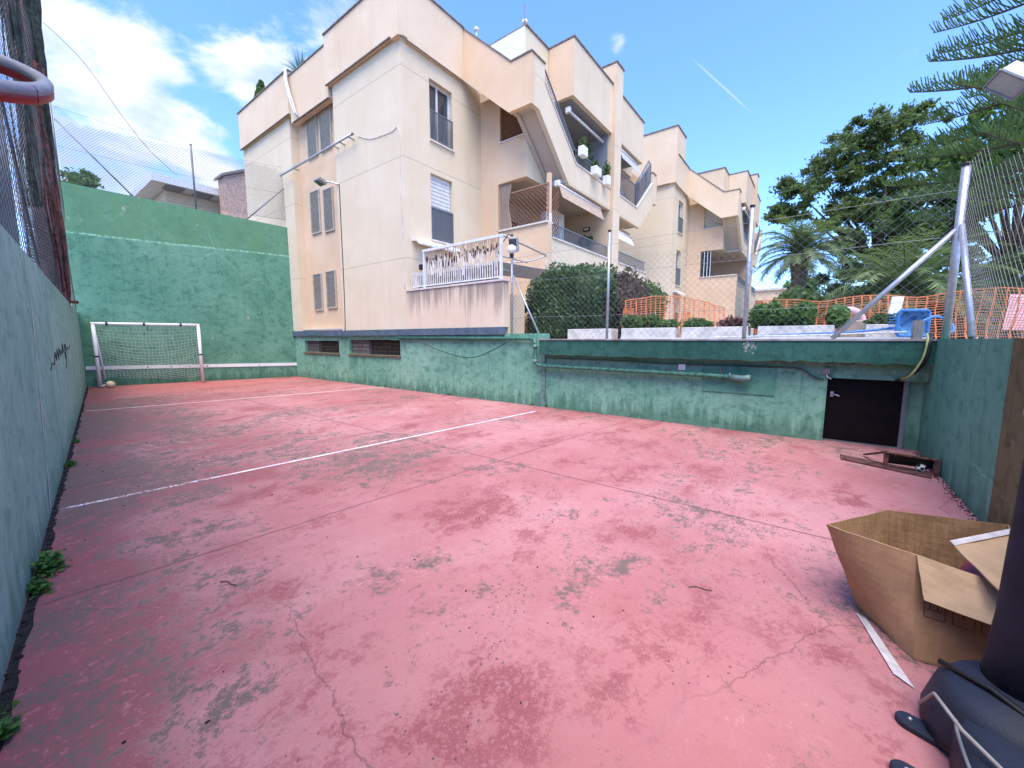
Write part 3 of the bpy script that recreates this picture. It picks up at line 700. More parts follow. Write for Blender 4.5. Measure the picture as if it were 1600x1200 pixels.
    # louvre in the flank window
    lv = MB(); n = 16
    for i in range(n):
        zc = 8.25 + 1.25 * (i + .5) / n; lv.obox((X(11.22), Y(8.515), zc), (0, .51, 0), (.02, 0, -.022), (.003, 0, .003))
    lv.build('louvre', M['shutter_brown'] if first else M['white_metal'], rt)
    MB().box(X(11.28), X(11.30), Y(8.0), Y(9.03), 8.22, 9.5).build('dark_pane', M['dark'], rt)
    XE = 20.66
    bw = MB(); wall_u(bw, (X(11.36), Y(9.85)), (1, 0), (0, -1), XE - 11.36, 1.4, 9.74, [(1.3, 2.9, 4.3, 6.3), (1.8, 3.4, 7.0, 9.0), (5.8, 7.4, 7.0, 9.0), (5.8, 7.4, 4.3, 6.3)], .2)
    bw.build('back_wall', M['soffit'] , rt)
    for a, z in ((1.3, 4.3), (1.8, 7.0), (5.8, 7.0), (5.8, 4.3)):
        x0 = X(11.36 + a); f = MB(); y = Y(9.93)
        for xa in (0, .78, 1.54): f.box(x0 + xa, x0 + xa + .06, y, y + .05, z, z + 2.0)
        f.box(x0, x0 + 1.6, y - .002, y + .048, z + 1.94, z + 2.0); f = f.build('patio_door', M['white_metal'], rt)
        MB().box(x0, x0 + 1.6, y + .055, y + .06, z, z + 2).build('pane', M['glass'], f)
    iw = MB(); iw.box(X(11.37), X(15.84), Y(9.80), Y(9.848), 8.97, 9.75); iw.box(X(15.80), X(15.849), Y(7.25), Y(9.80), 7.0, 9.75)
    split_parts(iw, 'inner_wall', M['grey_in'], rt)  # grey sheets colour the upper balcony's inside as shaded
    sl = MB()
    sl.box(X(11.37), X(12.3), Y(8.08), Y(9.84), 6.86, 7.0); sl.box(X(12.3), X(15.85), Y(7.26), Y(9.84), 6.86, 7.0); sl.box(X(16.53), X(19.0), Y(7.26), Y(9.84), 6.86, 7.0); sl.box(X(19.0), X(20.6), Y(8.08), Y(9.84), 6.86, 7.0)
    sl.box(X(11.43), X(15.84), Y(7.26), Y(9.84), 4.16, 4.3); sl.box(X(16.54), X(20.4), Y(7.26), Y(9.84), 4.16, 4.3)
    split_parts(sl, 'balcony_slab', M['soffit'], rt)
    # zigzag parapet: W (faces -x), front band (faces -y), mirrored on the far side
    wz = [(9.80, 11.56), (7.85, 9.82), (7.10, 9.82), (7.10, 8.44), (7.95, 8.44), (9.80, 10.0)]
    z1 = MB(); z1.extr([(Y(a), b_) for a, b_ in wz], X(10.22), X(10.37), 'x')
    z1.extr([(Y(a), b_) for a, b_ in wz], X(21.43), X(21.58), 'x')
    split_parts(z1, 'stepped_parapet', M['wallO'] if first else M['wallP'], rt)  # nearer block: side faces coloured warm as if lit, front stays cream
    top = [(10.37, 9.82), (10.93, 9.82), (10.93, 9.30), (12.95, 7.63), (15.86, 7.63)]; bot = [(15.86, 6.82), (12.50, 6.82), (10.63, 8.44), (10.37, 8.44)]
    mir = lambda x: 31.8 - x
    z2 = MB(); z2.extr([(X(a), b_) for a, b_ in top + bot], Y(7.102), Y(7.25), 'y')
    t2 = [(mir(a), b_) for a, b_ in top + bot]; t2 = [(max(a, 16.50), b_) for a, b_ in t2]
    z2.extr([(X(a), b_) for a, b_ in t2], Y(7.102), Y(7.25), 'y'); split_parts(z2, 'sloping_parapet', M['wallA'], rt)
    cp = MB()
    def capline(pts, y0, y1):
        for (a, b_), (c_, d_) in zip(pts[:-1], pts[1:]):
            cp.extr([(X(a), b_), (X(c_), d_), (X(c_), d_ + .045), (X(a), b_ + .045)], Y(y0), Y(y1), 'y')
    capline([(10.93, 9.30), (12.95, 7.632), (15.86, 7.632)], 7.07, 7.28)
    capline([(mir(10.93), 9.30), (mir(12.95), 7.632), (16.5, 7.632)], 7.07, 7.28)
    split_parts(cp, 'coping', M['capL'], rt)
    cp = MB(); cp.extr([(Y(9.80), 11.562), (Y(7.85), 9.822), (Y(7.07), 9.822), (Y(7.07), 9.86), (Y(7.84), 9.86), (Y(9.80), 11.60)], X(10.19), X(10.40), 'x')
    cp.box(X(10.40), X(10.95), Y(7.07), Y(7.28), 9.822, 9.86)
    cp.box(X(mir(10.95)), X(21.4), Y(7.07), Y(7.28), 9.822, 9.86); split_parts(cp, 'coping', M['cap'], rt)
    # soffits under the zigzag
    sf = MB(); sf.extr([(X(10.38), 8.50), (X(10.64), 8.50), (X(12.5), 6.90), (X(12.5), 7.1), (X(10.68), 8.7), (X(10.38), 8.7)], Y(7.252), Y(7.92), 'y')
    sf.extr([(Y(7.95), 8.50), (Y(9.79), 10.04), (Y(9.79), 10.2), (Y(7.95), 8.7)], X(10.371), X(11.13), 'x')
    sf.extr([(X(mir(a)), b_) for a, b_ in ((10.38, 8.50), (10.64, 8.50), (12.5, 6.90), (12.5, 7.1), (10.68, 8.7), (10.38, 8.7))], Y(7.252), Y(7.92), 'y')
    rim = [(10.38, 8.44), (10.60, 8.44), (12.40, 6.84), (12.40, 6.90), (10.62, 8.50), (10.38, 8.50)]
    sf.extr([(X(a), b_) for a, b_ in rim], Y(7.80), Y(7.92), 'y')
    split_parts(sf, 'soffit', M['soffit'], rt)
    # penthouse
    pl = [(11.35, 10.3), (11.35, 8.10), (12.70, 8.10), (12.70, 7.10), (19.40, 7.10), (19.40, 8.10), (20.70, 8.10), (20.70, 10.3)]
    ph = MB(); ph.prism([(X(a), Y(b_)) for a, b_ in pl], 9.76, 11.55); ph.build('penthouse', M['wallA'] if first else M['wallP'], rt)
    MB().prism([(X(a + (-.04 if a < 16 else .04)), Y(b_ - .04)) for a, b_ in pl], 11.552, 11.60).build('coping', M['cap'], rt)
    MB().box(X(12.682), X(12.698), Y(7.102), Y(8.09), 9.762, 11.54).build('flank_lit_face', M['wallO'] if first else M['wallP'], rt)  # thin sheet; on the nearer block it paints warm side light
    if first: MB().box(11.30, 11.345, 8.12, 9.95, 10.2, 11.54).build('white_panel', M['white'], rt)
    MB().prism([(X(12.85), Y(7.25)), (X(19.25), Y(7.25)), (X(19.25), Y(9.8)), (X(11.45), Y(9.8)), (X(11.45), Y(8.2)), (X(12.85), Y(8.2))], 9.735, 9.758).build('ceiling', M['grey_in'], rt)  # thin ceiling sheet, its shade painted in as grey
    MB().box(X(8.1), X(11.3), Y(10.15), Y(21), 10.1, 10.3).build('roof_deck', M['concrete'], rt)
    # pillar fin
    MB().box(X(15.87), X(16.53), Y(6.96), Y(10.2), 1.4, 12.33).build('pillar', M['wallA'], rt)
    MB().box(X(15.855), X(15.869), Y(6.962), Y(9.8), 1.4, 12.30).build('pillar_lit_face', M['wallO'], rt)  # thin sheet painting warm light onto the pillar's left side
    MB().box(X(15.83), X(16.57), Y(6.92), Y(10.24), 12.331, 12.38).build('coping', M['cap'], rt)
    # lower balcony fronts
    fr = MB(); fr.box(X(11.425), X(15.85), Y(7.10), Y(7.25), 1.4, 4.85); fr.box(X(16.535), X(20.4), Y(7.10), Y(7.25), 1.4, 4.85); fr.box(X(20.25), X(20.4), Y(7.252), Y(9.84), 1.4, 4.85)
    split_parts(fr, 'balcony_front', M['wallA'], rt)
    cp = MB(); cp.box(X(11.45), X(15.85), Y(7.06), Y(7.27), 4.852, 4.90); cp.box(X(16.535), X(20.43), Y(7.06), Y(7.27), 4.852, 4.90); split_parts(cp, 'coping', M['capL'], rt)
    def railing(pts, h, nm='balcony_railing', y=7.17, dx=.09):
        r = MB()
        for (xa, za), (xb, zb_) in zip(pts[:-1], pts[1:]):
            r.bar((X(xa), Y(y), za + h), (X(xb), Y(y), zb_ + h), .035); r.bar((X(xa), Y(y), za + .06), (X(xb), Y(y), zb_ + .06), .02)
            n = max(2, int(math.hypot(xb - xa, zb_ - za) / dx))
            for i in range(n + 1):
                x = X(xa + (xb - xa) * i / n); z = za + (zb_ - za) * i / n; r.box(x - .007, x + .007, Y(y) - .007, Y(y) + .007, z + .03, z + h)
        return r.build(nm, M['rail'], rt)
    railing([(11.5, 4.9), (15.83, 4.9)], .45); railing([(16.6, 4.9), (20.3, 4.9)], .48)
    railing([(11.02, 9.30), (12.95, 7.68), (15.83, 7.68)], .46); railing([(16.6, 7.68), (18.85, 7.68), (20.78, 9.30)], .95)
    return rt

A1 = block(0, 0, 'large cream three storey apartment block beside the court, nearest the goal', True)
A2 = block(15.75, -3.1, 'smaller looking second peach apartment block farther right, behind the wire fence', False)

# first block extras ------------------------------------------------
# lattice screen on the lower balcony
mb = MB()
def clip_seg(c, sg, L, H):
    h0, h1 = (max(0, -c), min(H, L - c)) if sg == 1 else (max(0, c - L), min(H, c))
    return (c + sg * h0, h0, c + sg * h1, h1) if h1 - h0 > .02 else None
for sg in (1, -1):
    c = -1.5
    while c < 3.4:
        q = clip_seg(c, sg, 1.75, 1.15)
        if q: mb.bar((11.27 + .004 * sg, 8.9 - q[0], 5.36 + q[1]), (11.27 + .004 * sg, 8.9 - q[2], 5.36 + q[3]), .006, .022, up=(1, 0, 0))
        c += .15
mb.box(11.25, 11.29, 7.15, 8.9, 6.51, 6.55); mb.box(11.25, 11.29, 7.13, 7.16, 5.36, 6.55)
for sg in (1, -1):
    c = -1.
    while c < 2.:
        q = clip_seg(c, sg, .45, 1.5)
        if q: mb.bar((11.45 + q[0], 7.14 + .004 * sg, 5.0 + q[1]), (11.45 + q[2], 7.14 + .004 * sg, 5.0 + q[3]), .006, .022, up=(0, 1, 0))
        c += .15
mb.build('lattice_screen', M['lattice'], A1)
mb = MB(); mb.box(11.30, 11.42, 7.12, 7.24, 5.36, 6.86); mb.build('balcony_post', M['wallO'], A1)
MB().box(11.29, 11.43, 7.11, 7.25, 5.36, 5.62).build('post_base', M['white'], A1)
def wavy(p0, p1, z0, z1, amp, n, mat, name, gather=0., pinch=None):
    mb = MB(); p0, p1 = Vector((*p0, 0)), Vector((*p1, 0)); d = p1 - p0; nr = Vector((-d.y, d.x, 0)).normalized(); K = 12; R_ = n * 8; vs = []
    for j in range(K + 1):
        t = j / K; z = z1 + (z0 - z1) * t
        pw = 1 - (pinch or 0) * math.sin(math.pi * min(1, t * 1.1)) ** 2
        for i in range(R_ + 1):
            s = i / R_; u = s * pw + (1 - pw) * .3
            vs.append(p0 + d * u + nr * amp * math.sin(s * n * 2 * math.pi + t * 1.2) * (.6 + .4 * t) + Vector((0, 0, z)))
    W_ = R_ + 1
    mb.add(vs, [(j * W_ + i, j * W_ + i + 1, (j + 1) * W_ + i + 1, (j + 1) * W_ + i) for j in range(K) for i in range(R_)])
    return mb
thing('curtain', wavy((11.22, 9.08), (11.22, 8.6), 5.22, 6.84, .035, 5, None, '', pinch=.35), M['curtain'], 'brown gathered curtain tied at the left end of the lattice balcony', 'curtain', smooth=True)
thing('curtain', wavy((26.95, 5.95), (26.95, 5.4), 5.35, 6.84, .03, 3, None, ''), M['navy_pl'], 'dark striped curtain on the balcony of the second apartment block', 'curtain', smooth=True)
mb = MB()
for k in (0.12, .3, .47): mb.box(26.90, 26.915, 5.95 - k - .035, 5.95 - k, 5.36, 6.84)
thing('curtain_strips', mb, M['white'], 'white vertical strips beside the dark curtain on the second block', 'curtain')
# awnings
def awning(x0, x1, y, z, drop, mat, lab, housing=True, strips=False):
    r = root('awning', lab, 'awning', ((x0 + x1) / 2, y, z))
    mb = MB(); mb.tube([(x0, y, z), (x1, y, z)], .05, 8); mb.build('roller', M['white_metal'], r, smooth=True)
    if housing: MB().box(x0 - .12, x0, y - .09, y + .09, z - .09, z + .10).build('end_bracket', M['white'], r, bevel=.02)
    if drop:
        if strips:
            a = MB(); b = MB(); n = 22
            for i in range(n):
                xa = x0 + (x1 - x0) * i / n; xb = x0 + (x1 - x0) * (i + 1) / n
                (a if i % 2 else b).obox(((xa + xb) / 2, y - .12, z - drop / 2 - .06), ((xb - xa) / 2, 0, 0), (0, .10, drop / 2), (0, .003, 0))
            a.build('stripe', M['white'], r); b.build('dark_stripe', mat, r)
        else:
            MB().obox(((x0 + x1) / 2, y - .10, z - drop / 2 - .03), ((x1 - x0) / 2, 0, 0), (0, .08, drop / 2), (0, .004, 0)).build('valance', mat, r)
    return r
awning(12.95, 15.7, 7.4, 9.45, 0, None, 'rolled white awning under the ceiling of the top balcony on the nearer block')
awning(11.95, 15.2, 7.2, 6.70, .42, M['awn_tan'], 'rolled awning with tan valance above the lower balcony of the nearer block')
awning(16.7, 19.0, 7.2, 9.60, .45, M['awn_blue'], 'grey and white striped awning at the top right balcony of the nearer block', strips=True)
awning(16.7, 18.6, 7.25, 6.25, .35, M['white'], 'white roller awning under the right balcony of the nearer block')
awning(12.9 + 15.75, 15.7 + 15.75, 4.1, 9.45, .3, M['white'], 'white awning on the top balcony of the second block')
# box shaped folded awnings over ground floor windows
def boxawning(x0, x1, y, z, lab):
    mb = MB(); mb.extr([(y, z + .14), (y - .28, z + .10), (y - .34, z), (y - .34, z - .06), (y - .28, z - .02), (y - .22, z + .04), (y, z + .08)], x0, x1, 'x')
    return thing('awning', mb, M['white_metal'], lab, 'awning')
boxawning(7.98, 9.7, 9.9, 4.45, 'white folded awning over the terrace window of the nearer block')
boxawning(24.1, 25.6, 6.8, 4.2, 'white folded awning low on the second apartment block')

# ================================================================== ROOF ITEMS, PIPES AND CABLES ON THE BLOCK
t = thing('antenna', MB().tube([(11.48, 8.25, 11.58), (11.49, 8.26, 12.35)], .022, 6), M['rail'], 'thin dark mast on the roof of the nearer apartment block', 'antenna')
def rooflamp(x, y, z, lab, k):
    r = root('roof_vent', lab, 'roof vent', (x, y, z))
    MB().tube([(x, y, z), (x, y, z + .35 * k)], .05 * k, 8).build('stem', M['white'], r, smooth=True)
    MB().lathe([(0, .55 * k), (.10 * k, .50 * k), (.14 * k, .42 * k), (.14 * k, .36 * k), (.03 * k, .33 * k)], (x, y, z), 12).build('cowl', M['white'], r, smooth=True)
rooflamp(11.62, 8.35, 11.58, 'white roof vent cowl beside the dark mast', .8); rooflamp(10.30, 9.3, 11.12, 'white roof vent cowl above the sloping parapet', .6)
def spiky(x, y, z, n, L, lab, mat, name='yucca', droop=.4):
    r = root(name, lab, 'plant', (x, y, z))
    MB().lathe([(0, 0), (.14, 0), (.18, .26), (.15, .26), (.14, .22), (0, .22)], (x, y, z), 12).build('pot', M['terra'], r)
    Q = []
    for i in range(n):
        a = random.uniform(0, 6.28); el = random.uniform(.1, 1.45); d = Vector((math.cos(a) * math.cos(el), math.sin(a) * math.cos(el), math.sin(el)))
        side = Vector((-math.sin(a), math.cos(a), 0)) * .022; p = Vector((x, y, z + .3)); l = L * random.uniform(.7, 1.1); prev = p
        for k in range(3):
            t0, t1 = k / 3, (k + 1) / 3; q = Vector((x, y, z + .3)) + d * l * t1 + Vector((0, 0, -droop * l * t1 * t1 * math.cos(el)))
            Q.append([prev - side * (1 - t0 * .8), prev + side * (1 - t0 * .8), q + side * (1 - t1 * .95), q - side * (1 - t1 * .95)]); prev = q
    MB().quads_np(np.array([[list(v) for v in q] for q in Q])).build('foliage', mat, r); return r
spiky(8.25, 16.6, 11.45, 90, .95, 'spiky green plant standing on the roof edge above the court side shutters', M['l_bright'])
spiky(8.2, 13.2, 11.60, 50, .6, 'small spiky plant on the highest roof edge at the top of the photo', M['l_dark'])
r = root('conifer_plant', 'small dark conical shrub on the far left roof edge', 'plant', (8.3, 20.3, 11.5))
MB().lathe([(0, 0), (.16, 0), (.2, .3), (0, .26)], (8.3, 20.3, 11.5), 12).build('pot', M['terra'], r)
p = []
for i in range(900):
    h = random.random(); a = random.uniform(0, 6.28); rr = .36 * (1 - h) + .04; p.append((8.3 + rr * math.cos(a), 20.3 + rr * math.sin(a), 11.75 + h * 1.15))
MB().quads_np(leafquads(np.array(p), .09)).build('foliage', M['l_dark'], r)
# white hoses over the parapet
mb = MB()
for k, dx in ((0, 0), (1, .09)):
    mb.tube([(7.95, 16.55 - dx, 11.62), (7.60, 16.50 - dx, 11.60), (7.55, 16.42 - dx, 11.2), (7.55, 16.25 - dx, 10.7), (7.56, 16.12 - dx, 10.3 + .1 * k), (7.6, 15.95 - dx, 9.9), (7.72, 15.8, 9.72)], .035, 6)
thing('hose', mb, M['white_metal'], 'pair of white hoses hanging over the roof parapet beside the spiky plant', 'hose', smooth=True)
r = root('pipe', 'horizontal grey steel rail pipe fixed across the court side of the nearer block', 'pipe', (7.6, 14.5, 8.0))
MB().tube([(7.55, 17.3, 7.98), (7.55, 12.15, 8.03)], .035, 8).build('tube', M['galv'], r, smooth=True)
mb = MB()
for y in (16.2, 13.3, 12.9, 12.35): mb.bar((7.55, y, 8.0), (7.76, y, 7.98), .03)
mb.ball((7.55, 12.12, 8.03), .05, 8, 6); mb.build('bracket', M['rail'], r)
# floodlight on the block
r = root('floodlight', 'grey floodlight on a short arm on the court side of the cream block', 'floodlight', (7.7, 13.9, 6.9))
MB().obox((7.42, 14.0, 6.98), (.02, .24, .02), (.13, 0, -.06), (.02, 0, .045)).build('housing', M['grey_box'], r, bevel=.01)
MB().obox((7.40, 14.0, 6.935), (.01, .2, .01), (.10, 0, -.05), (.002, 0, .003)).build('glass', M['glass'], r)
MB().tube([(7.46, 13.85, 6.97), (7.6, 13.6, 6.92), (7.75, 13.4, 6.85)], .025, 6).build('arm', M['galv'], r)
def cable(name, pts, r_, mat, lab, sag=None, n=6, cat='cable'):
    P = [Vector(p) for p in pts]; out = []
    for a, b, c, d in zip([P[0]] + P[:-2], P[:-1], P[1:], P[2:] + [P[-1]]):
        for k in range(6):
            t = k / 6; out.append(.5 * ((2 * b) + (c - a) * t + (2 * a - 5 * b + 4 * c - d) * t * t + (3 * b - a - 3 * c + d) * t ** 3))
    out.append(P[-1])
    return thing(name, MB().tube(out, r_, n), mat, lab, cat, smooth=True)
cable('cable', [(7.735, 13.35, 6.85), (7.735, 13.36, 5.5), (7.735, 13.36, 3.5), (7.735, 13.40, 2.0), (7.68, 13.45, 1.75)], .012, M['cable_black'], 'thin dark cable running down from the floodlight on the cream block to the blue band')
cable('cable', [(7.735, 12.1, 8.03), (7.735, 11.4, 7.75), (7.735, 10.4, 7.65), (7.735, 10.05, 7.6), (7.735, 10.03, 6.2), (7.735, 10.0, 4.5), (7.735, 9.98, 3.1)], .010, M['dirtywhite'], 'thin pale wire near the corner of the cream block, dropping from the pipe end')
cable('cable', [(7.70, 16.6, 1.62), (7.68, 15.8, 1.72), (7.68, 14.5, 1.69), (7.67, 13.4, 1.68), (7.68, 12.2, 1.62), (7.67, 11.6, 1.70), (7.68, 10.9, 1.58), (7.67, 10.2, 1.56), (7.68, 9.6, 1.66)], .014, M['cable_green'], 'green painted cable looping over the barred basement openings')
cable('cable', [(7.68, 9.4, 1.62), (7.66, 8.7, 1.34), (7.64, 7.6, 1.12), (7.64, 7.0, 1.13), (7.66, 6.3, 1.38), (7.68, 5.85, 1.60)], .014, M['cable_green'], 'dark green cable sagging in a long loop below the blue band')
r = root('pipe', 'green drain pipe on the long wall ending in an open elbow', 'pipe', (7.7, 3, .9))
MB().tube([(7.70, 10.3, 1.62), (7.70, 5.35, 1.60), (7.68, 5.22, 1.57), (7.66, 5.18, 1.5), (7.66, 5.18, 1.05), (7.66, 5.10, .985), (7.66, 5.0, .98), (7.68, 1.5, .955), (7.68, 1.12, .945)], .042, 10).build('tube', M['greenpipe'], r, smooth=True)
mb = MB()
for y, z in ((5.18, 1.42), (5.18, 1.08)): mb.tube([(7.66, y, z - .04), (7.66, y, z + .04)], .055, 10)
for y in (4.86, 3.6, 2.45, 1.15): mb.tube([(7.67, y - .012, .97), (7.67, y + .012, .97)], .050, 10)
mb.tube([(7.68, 1.14, .945), (7.66, .95, .93), (7.62, .84, .95)], [.052, .056, .06], 10)
split_parts(mb, 'collar', M['greenpipe_l'], r, smooth=True)
mb = MB()
for y in (4.4, 3.3, 2.2, 1.3): mb.bar((7.68, y, 1.0), (7.70, y, 1.06), .02)
mb.build('bracket', M['rust2'], r)
r = root('junction_box', 'white square junction box under the dark green ledge', 'junction box', (7.77, 1.95, 1.05))
MB().box(7.74, 7.79, 1.90, 2.02, 1.02, 1.13).build('box', M['white'], r, bevel=.006)
MB().box(7.735, 7.742, 1.92, 2.0, 1.04, 1.11).build('lid', M['white_metal'], r)
r = root('junction_box', 'grey square socket box above the left corner of the black door', 'junction box', (7.77, -.12, 1.08))
MB().box(7.74, 7.79, -.19, -.10, 1.06, 1.15).build('box', M['grey_box'], r, bevel=.006)
MB().tube([(7.76, -.15, 1.06), (7.76, -.16, 1.02), (7.77, -.21, .985)], .012, 6).build('elbow_tube', M['white_metal'], r, smooth=True)
cable('cable', [(7.72, 4.9, 1.16), (7.74, 4.0, 1.16), (7.75, 3.0, 1.15), (7.75, 2.1, 1.13), (7.76, 1.2, 1.14), (7.76, .35, 1.14), (7.76, .15, 1.11), (7.76, .02, 1.02), (7.77, -.12, .97)], .014, M['cable_green'], 'thin green conduit running under the ledge to the black door')
for k in range(4):
    cable('cable', [(8.05 + k * .03, -1.28, 1.66), (7.75, -1.22 + .012 * k, 1.66), (7.52, -1.19 + .01 * k, 1.60), (7.49, -1.18 + .012 * k, 1.42), (7.50, -1.15 + .012 * k, 1.28), (7.56, -1.08 + .012 * k, 1.14 - .012 * k), (7.72, -.98, 1.04), (7.86, -.90, .99)], .015, M['cable_yellow'] if k == 3 else M['cable_black'],
          'yellow green cable falling over the ledge in the corner beside the black cables' if k == 3 else 'black cable in the bundle hanging from the ledge in the corner by the door').__setitem__('group', 'cables in the corner bundle')

# ================================================================== TERRACE OF THE NEARER BLOCK
r = root('terrace_wall', 'dirt streaked peach terrace wall above the blue band', 'wall', (7.85, 8, 1.9))
MB().box(7.72, 7.92, 6.16, 9.89, 1.888, 3.0).build('wall_slab', M['wallS'], r)
MB().box(7.922, 8.6, 6.16, 6.36, 1.5, 2.7).build('return_wall', M['wallP'], r)
MB().box(7.69, 7.95, 6.12, 9.89, 3.002, 3.05).build('coping', M['capL'], r)
MB().box(7.94, 11.0, 6.4, 9.88, 2.5, 2.6).build('terrace_floor', M['paving'], r)
r = root('terrace_railing', 'white railing frame with tangled fallen blind strips on the terrace wall', 'railing', (7.8, 7.8, 3.05))
mb = MB(); x = 7.80
for y in (9.14, 6.30): mb.box(x - .03, x + .03, y - .03, y + .03, 3.052, 4.06)
mb.box(x - .035, x + .035, 6.26, 9.18, 4.062, 4.13); mb.box(x - .02, x + .02, 6.33, 9.7, 3.10, 3.13); mb.build('frame', M['white_metal'], r)
mb = MB(); n = 42
for i in range(n):
    y = 9.72 - 3.38 * i / n; mb.box(x - .012, x + .012, y - .014, y + .014, 3.132, 3.52 + .012 * math.sin(i))
mb.build('picket', M['dirtywhite'], r)
MB().box(7.93, 7.94, 6.5, 9.6, 3.06, 3.46).build('dark_backing', M['bark'], r)  # dark sheet behind the pickets so the gaps read dark
mb = MB(); mb2 = MB(); mb3 = MB()
for i in range(74):
    y = 9.08 - 2.72 * i / 74 + random.gauss(0, .015); z = 4.05; px = x + .02 + random.gauss(0, .015)
    zb_ = random.uniform(3.68, 3.9); mb.tube([(px, y, z), (px, y + random.gauss(0, .012), zb_)], .009, 4)
    L = random.uniform(.2, .5); t_ = random.gauss(0, .06); yy = y + random.gauss(0, .03)
    w_ = random.uniform(.010, .020); a = random.uniform(-.03, .03)
    mb2.quad((px + .02, yy - w_, zb_), (px + .02 + a, yy + w_ * .6, zb_ + .02), (px + a, yy + w_ + t_, zb_ - L), (px, yy - w_ + t_, zb_ - L * .95))
    if random.random() < .95:
        h = random.uniform(.08, .19); mb3.quad((px + .03, yy - .03, zb_ + .07), (px + .03, yy + .03, zb_ + .08 + t_ * .3), (px + .03, yy + .028, zb_ + .08 - h), (px + .03, yy - .03, zb_ + .07 - h))
mb.build('blind_cords', M['awn_tan'], r); mb2.build('blind_strips', M['capL'], r); mb3.build('shade_rags', M['ink'], r)
r = root('rail_frame', 'thin white awning frame of rods reaching over the terrace from the railing', 'frame', (8, 6.3, 4.1))
mb = MB(); mb.tube([(7.80, 6.28, 4.12), (10.3, 6.6, 4.06)], .022, 6); mb.tube([(7.85, 6.30, 3.62), (10.2, 7.2, 3.9)], .018, 6); mb.tube([(7.85, 6.35, 3.3), (9.9, 7.4, 3.6)], .018, 6)
mb.tube([(10.3, 6.6, 4.06), (10.25, 7.1, 3.95), (7.9, 7.6, 3.5)], .018, 6); mb.tube([(10.3, 6.6, 4.06), (10.3, 6.6, 3.3)], .02, 6); mb.build('rods', M['galv'], r, smooth=True)
MB().obox((9.7, 7.0, 3.55), (1.6, .12, .10), (-.02, .10, -.16), (0, .01, .01)).build('fabric_edge', M['awn_tan'], r)
r = root('floodlight', 'grey square lamp beside the white globe on top of the terrace corner', 'lamp', (7.85, 6.1, 3.8))
MB().obox((8.0, 6.05, 3.88), (.03, -.11, 0), (.04, .02, .02), (-.02, 0, .16)).build('housing', M['grey_box'], r, bevel=.01)
MB().obox((7.955, 6.055, 3.87), (.027, -.095, 0), (.004, .002, .002), (-.02, 0, .135)).build('glass', M['glass'], r)
MB().tube([(7.86, 6.28, 3.95), (7.90, 6.15, 4.12), (7.98, 6.06, 4.1)], .012, 5).build('cable_loop', M['cable_black'], r)
r = root('globe_lamp', 'white globe lamp on the galvanised corner post by the terrace', 'lamp', (7.86, 6.06, 3.5))
MB().ball((7.86, 6.02, 3.74), .11, 16, 12).build('globe', M['white'], r, smooth=True); MB().tube([(7.86, 6.02, 3.55), (7.86, 6.02, 3.65)], .05, 8).build('base', M['cable_black'], r)
r = root('wall_light', 'small dark lamp on the cream wall left of the terrace railing', 'lamp', (7.8, 9.45, 3.7))
MB().box(7.9, 8.0, 9.40, 9.52, 3.62, 3.78).build('housing', M['cable_black'], r, bevel=.02); MB().bar((8.0, 9.46, 3.7), (8.3, 9.89, 3.7), .02).build('arm', M['rail'], r)
def pottedplant(x, y, z, s, lab, pot=M['white'], leaf=M['l_dark'], drop=0, n=260):
    r = root('potted_plant', lab, 'plant', (x, y, z))
    MB().lathe([(0, 0), (.10 * s, 0), (.14 * s, .22 * s), (.15 * s, .24 * s), (.12 * s, .24 * s), (.11 * s, .2 * s), (0, .2 * s)], (x, y, z), 12).build('pot', pot, r)
    MB().quads_np(leaves(n, (x, y, z + .38 * s - drop), (.2 * s, .2 * s, .24 * s + drop), .06 * s, shell=.2)).build('foliage', leaf, r)
def boxplanter(x, y, z, w_, h, d_, lab, leaf=M['l_dark'], n=220, up=.25):
    r = root('balcony_planter', lab, 'planter', (x, y, z))
    MB().box(x - w_ / 2, x + w_ / 2, y - d_, y, z, z + h).build('pot', M['white'], r, bevel=.02)
    MB().quads_np(leaves(n, (x, y - d_ / 2, z + h + up * .4), (w_ * .5, .16, up), .05, shell=.1)).build('foliage', leaf, r)
boxplanter(13.25, 7.10, 7.95, .35, .32, .22, 'white box planter hooked at the foot of the sloping railing on the upper balcony')
boxplanter(14.25, 7.08, 7.60, .45, .30, .24, 'long white planter hung in the middle of the upper balcony railing', up=.2)
boxplanter(15.2, 7.08, 7.55, .28, .34, .24, 'white planter with trailing green plant at the pillar end of the upper balcony', M['l_mid'], 420, .42)
r = root('hanging_plants', 'cluster of dark hanging and climbing plants inside the upper balcony', 'plant', (14.6, 7.6, 7.7))
mb = MB()
for (a, b_, c, rr) in ((14.2, 7.6, 8.75, .16), (14.7, 7.6, 8.9, .2), (15.1, 7.7, 8.6, .22), (14.5, 7.6, 8.35, .25), (15.0, 7.5, 8.2, .2), (13.8, 7.6, 8.4, .12)): mb.quads_np(leaves(150, (a, b_, c), (rr, rr, rr * 1.5), .07, shell=.1))
mb.build('foliage', M['l_dark'], r)
MB().tube([(14.9, 7.6, 9.7), (14.9, 7.6, 9.0), (15.1, 7.5, 8.1), (15.2, 7.4, 7.7)], .012, 5).build('stems', M['bark'], r)
r = root('hanging_plant', 'bushy dark plant in a hanging basket on the wall of the lower balcony', 'plant', (15.6, 8.0, 5.3))
MB().lathe([(0, 0), (.12, .02), (.18, .18), (.15, .18), (0, .15)], (15.6, 8.0, 5.25), 12).build('basket', M['bark'], r)
MB().quads_np(leaves(420, (15.55, 8.0, 5.6), (.28, .40, .32), .09, shell=.1)).build('foliage', M['l_dark'], r)
r = root('wall_light', 'small dark rectangular lamp on the lower balcony wall', 'lamp', (15.8, 8.1, 6.2))
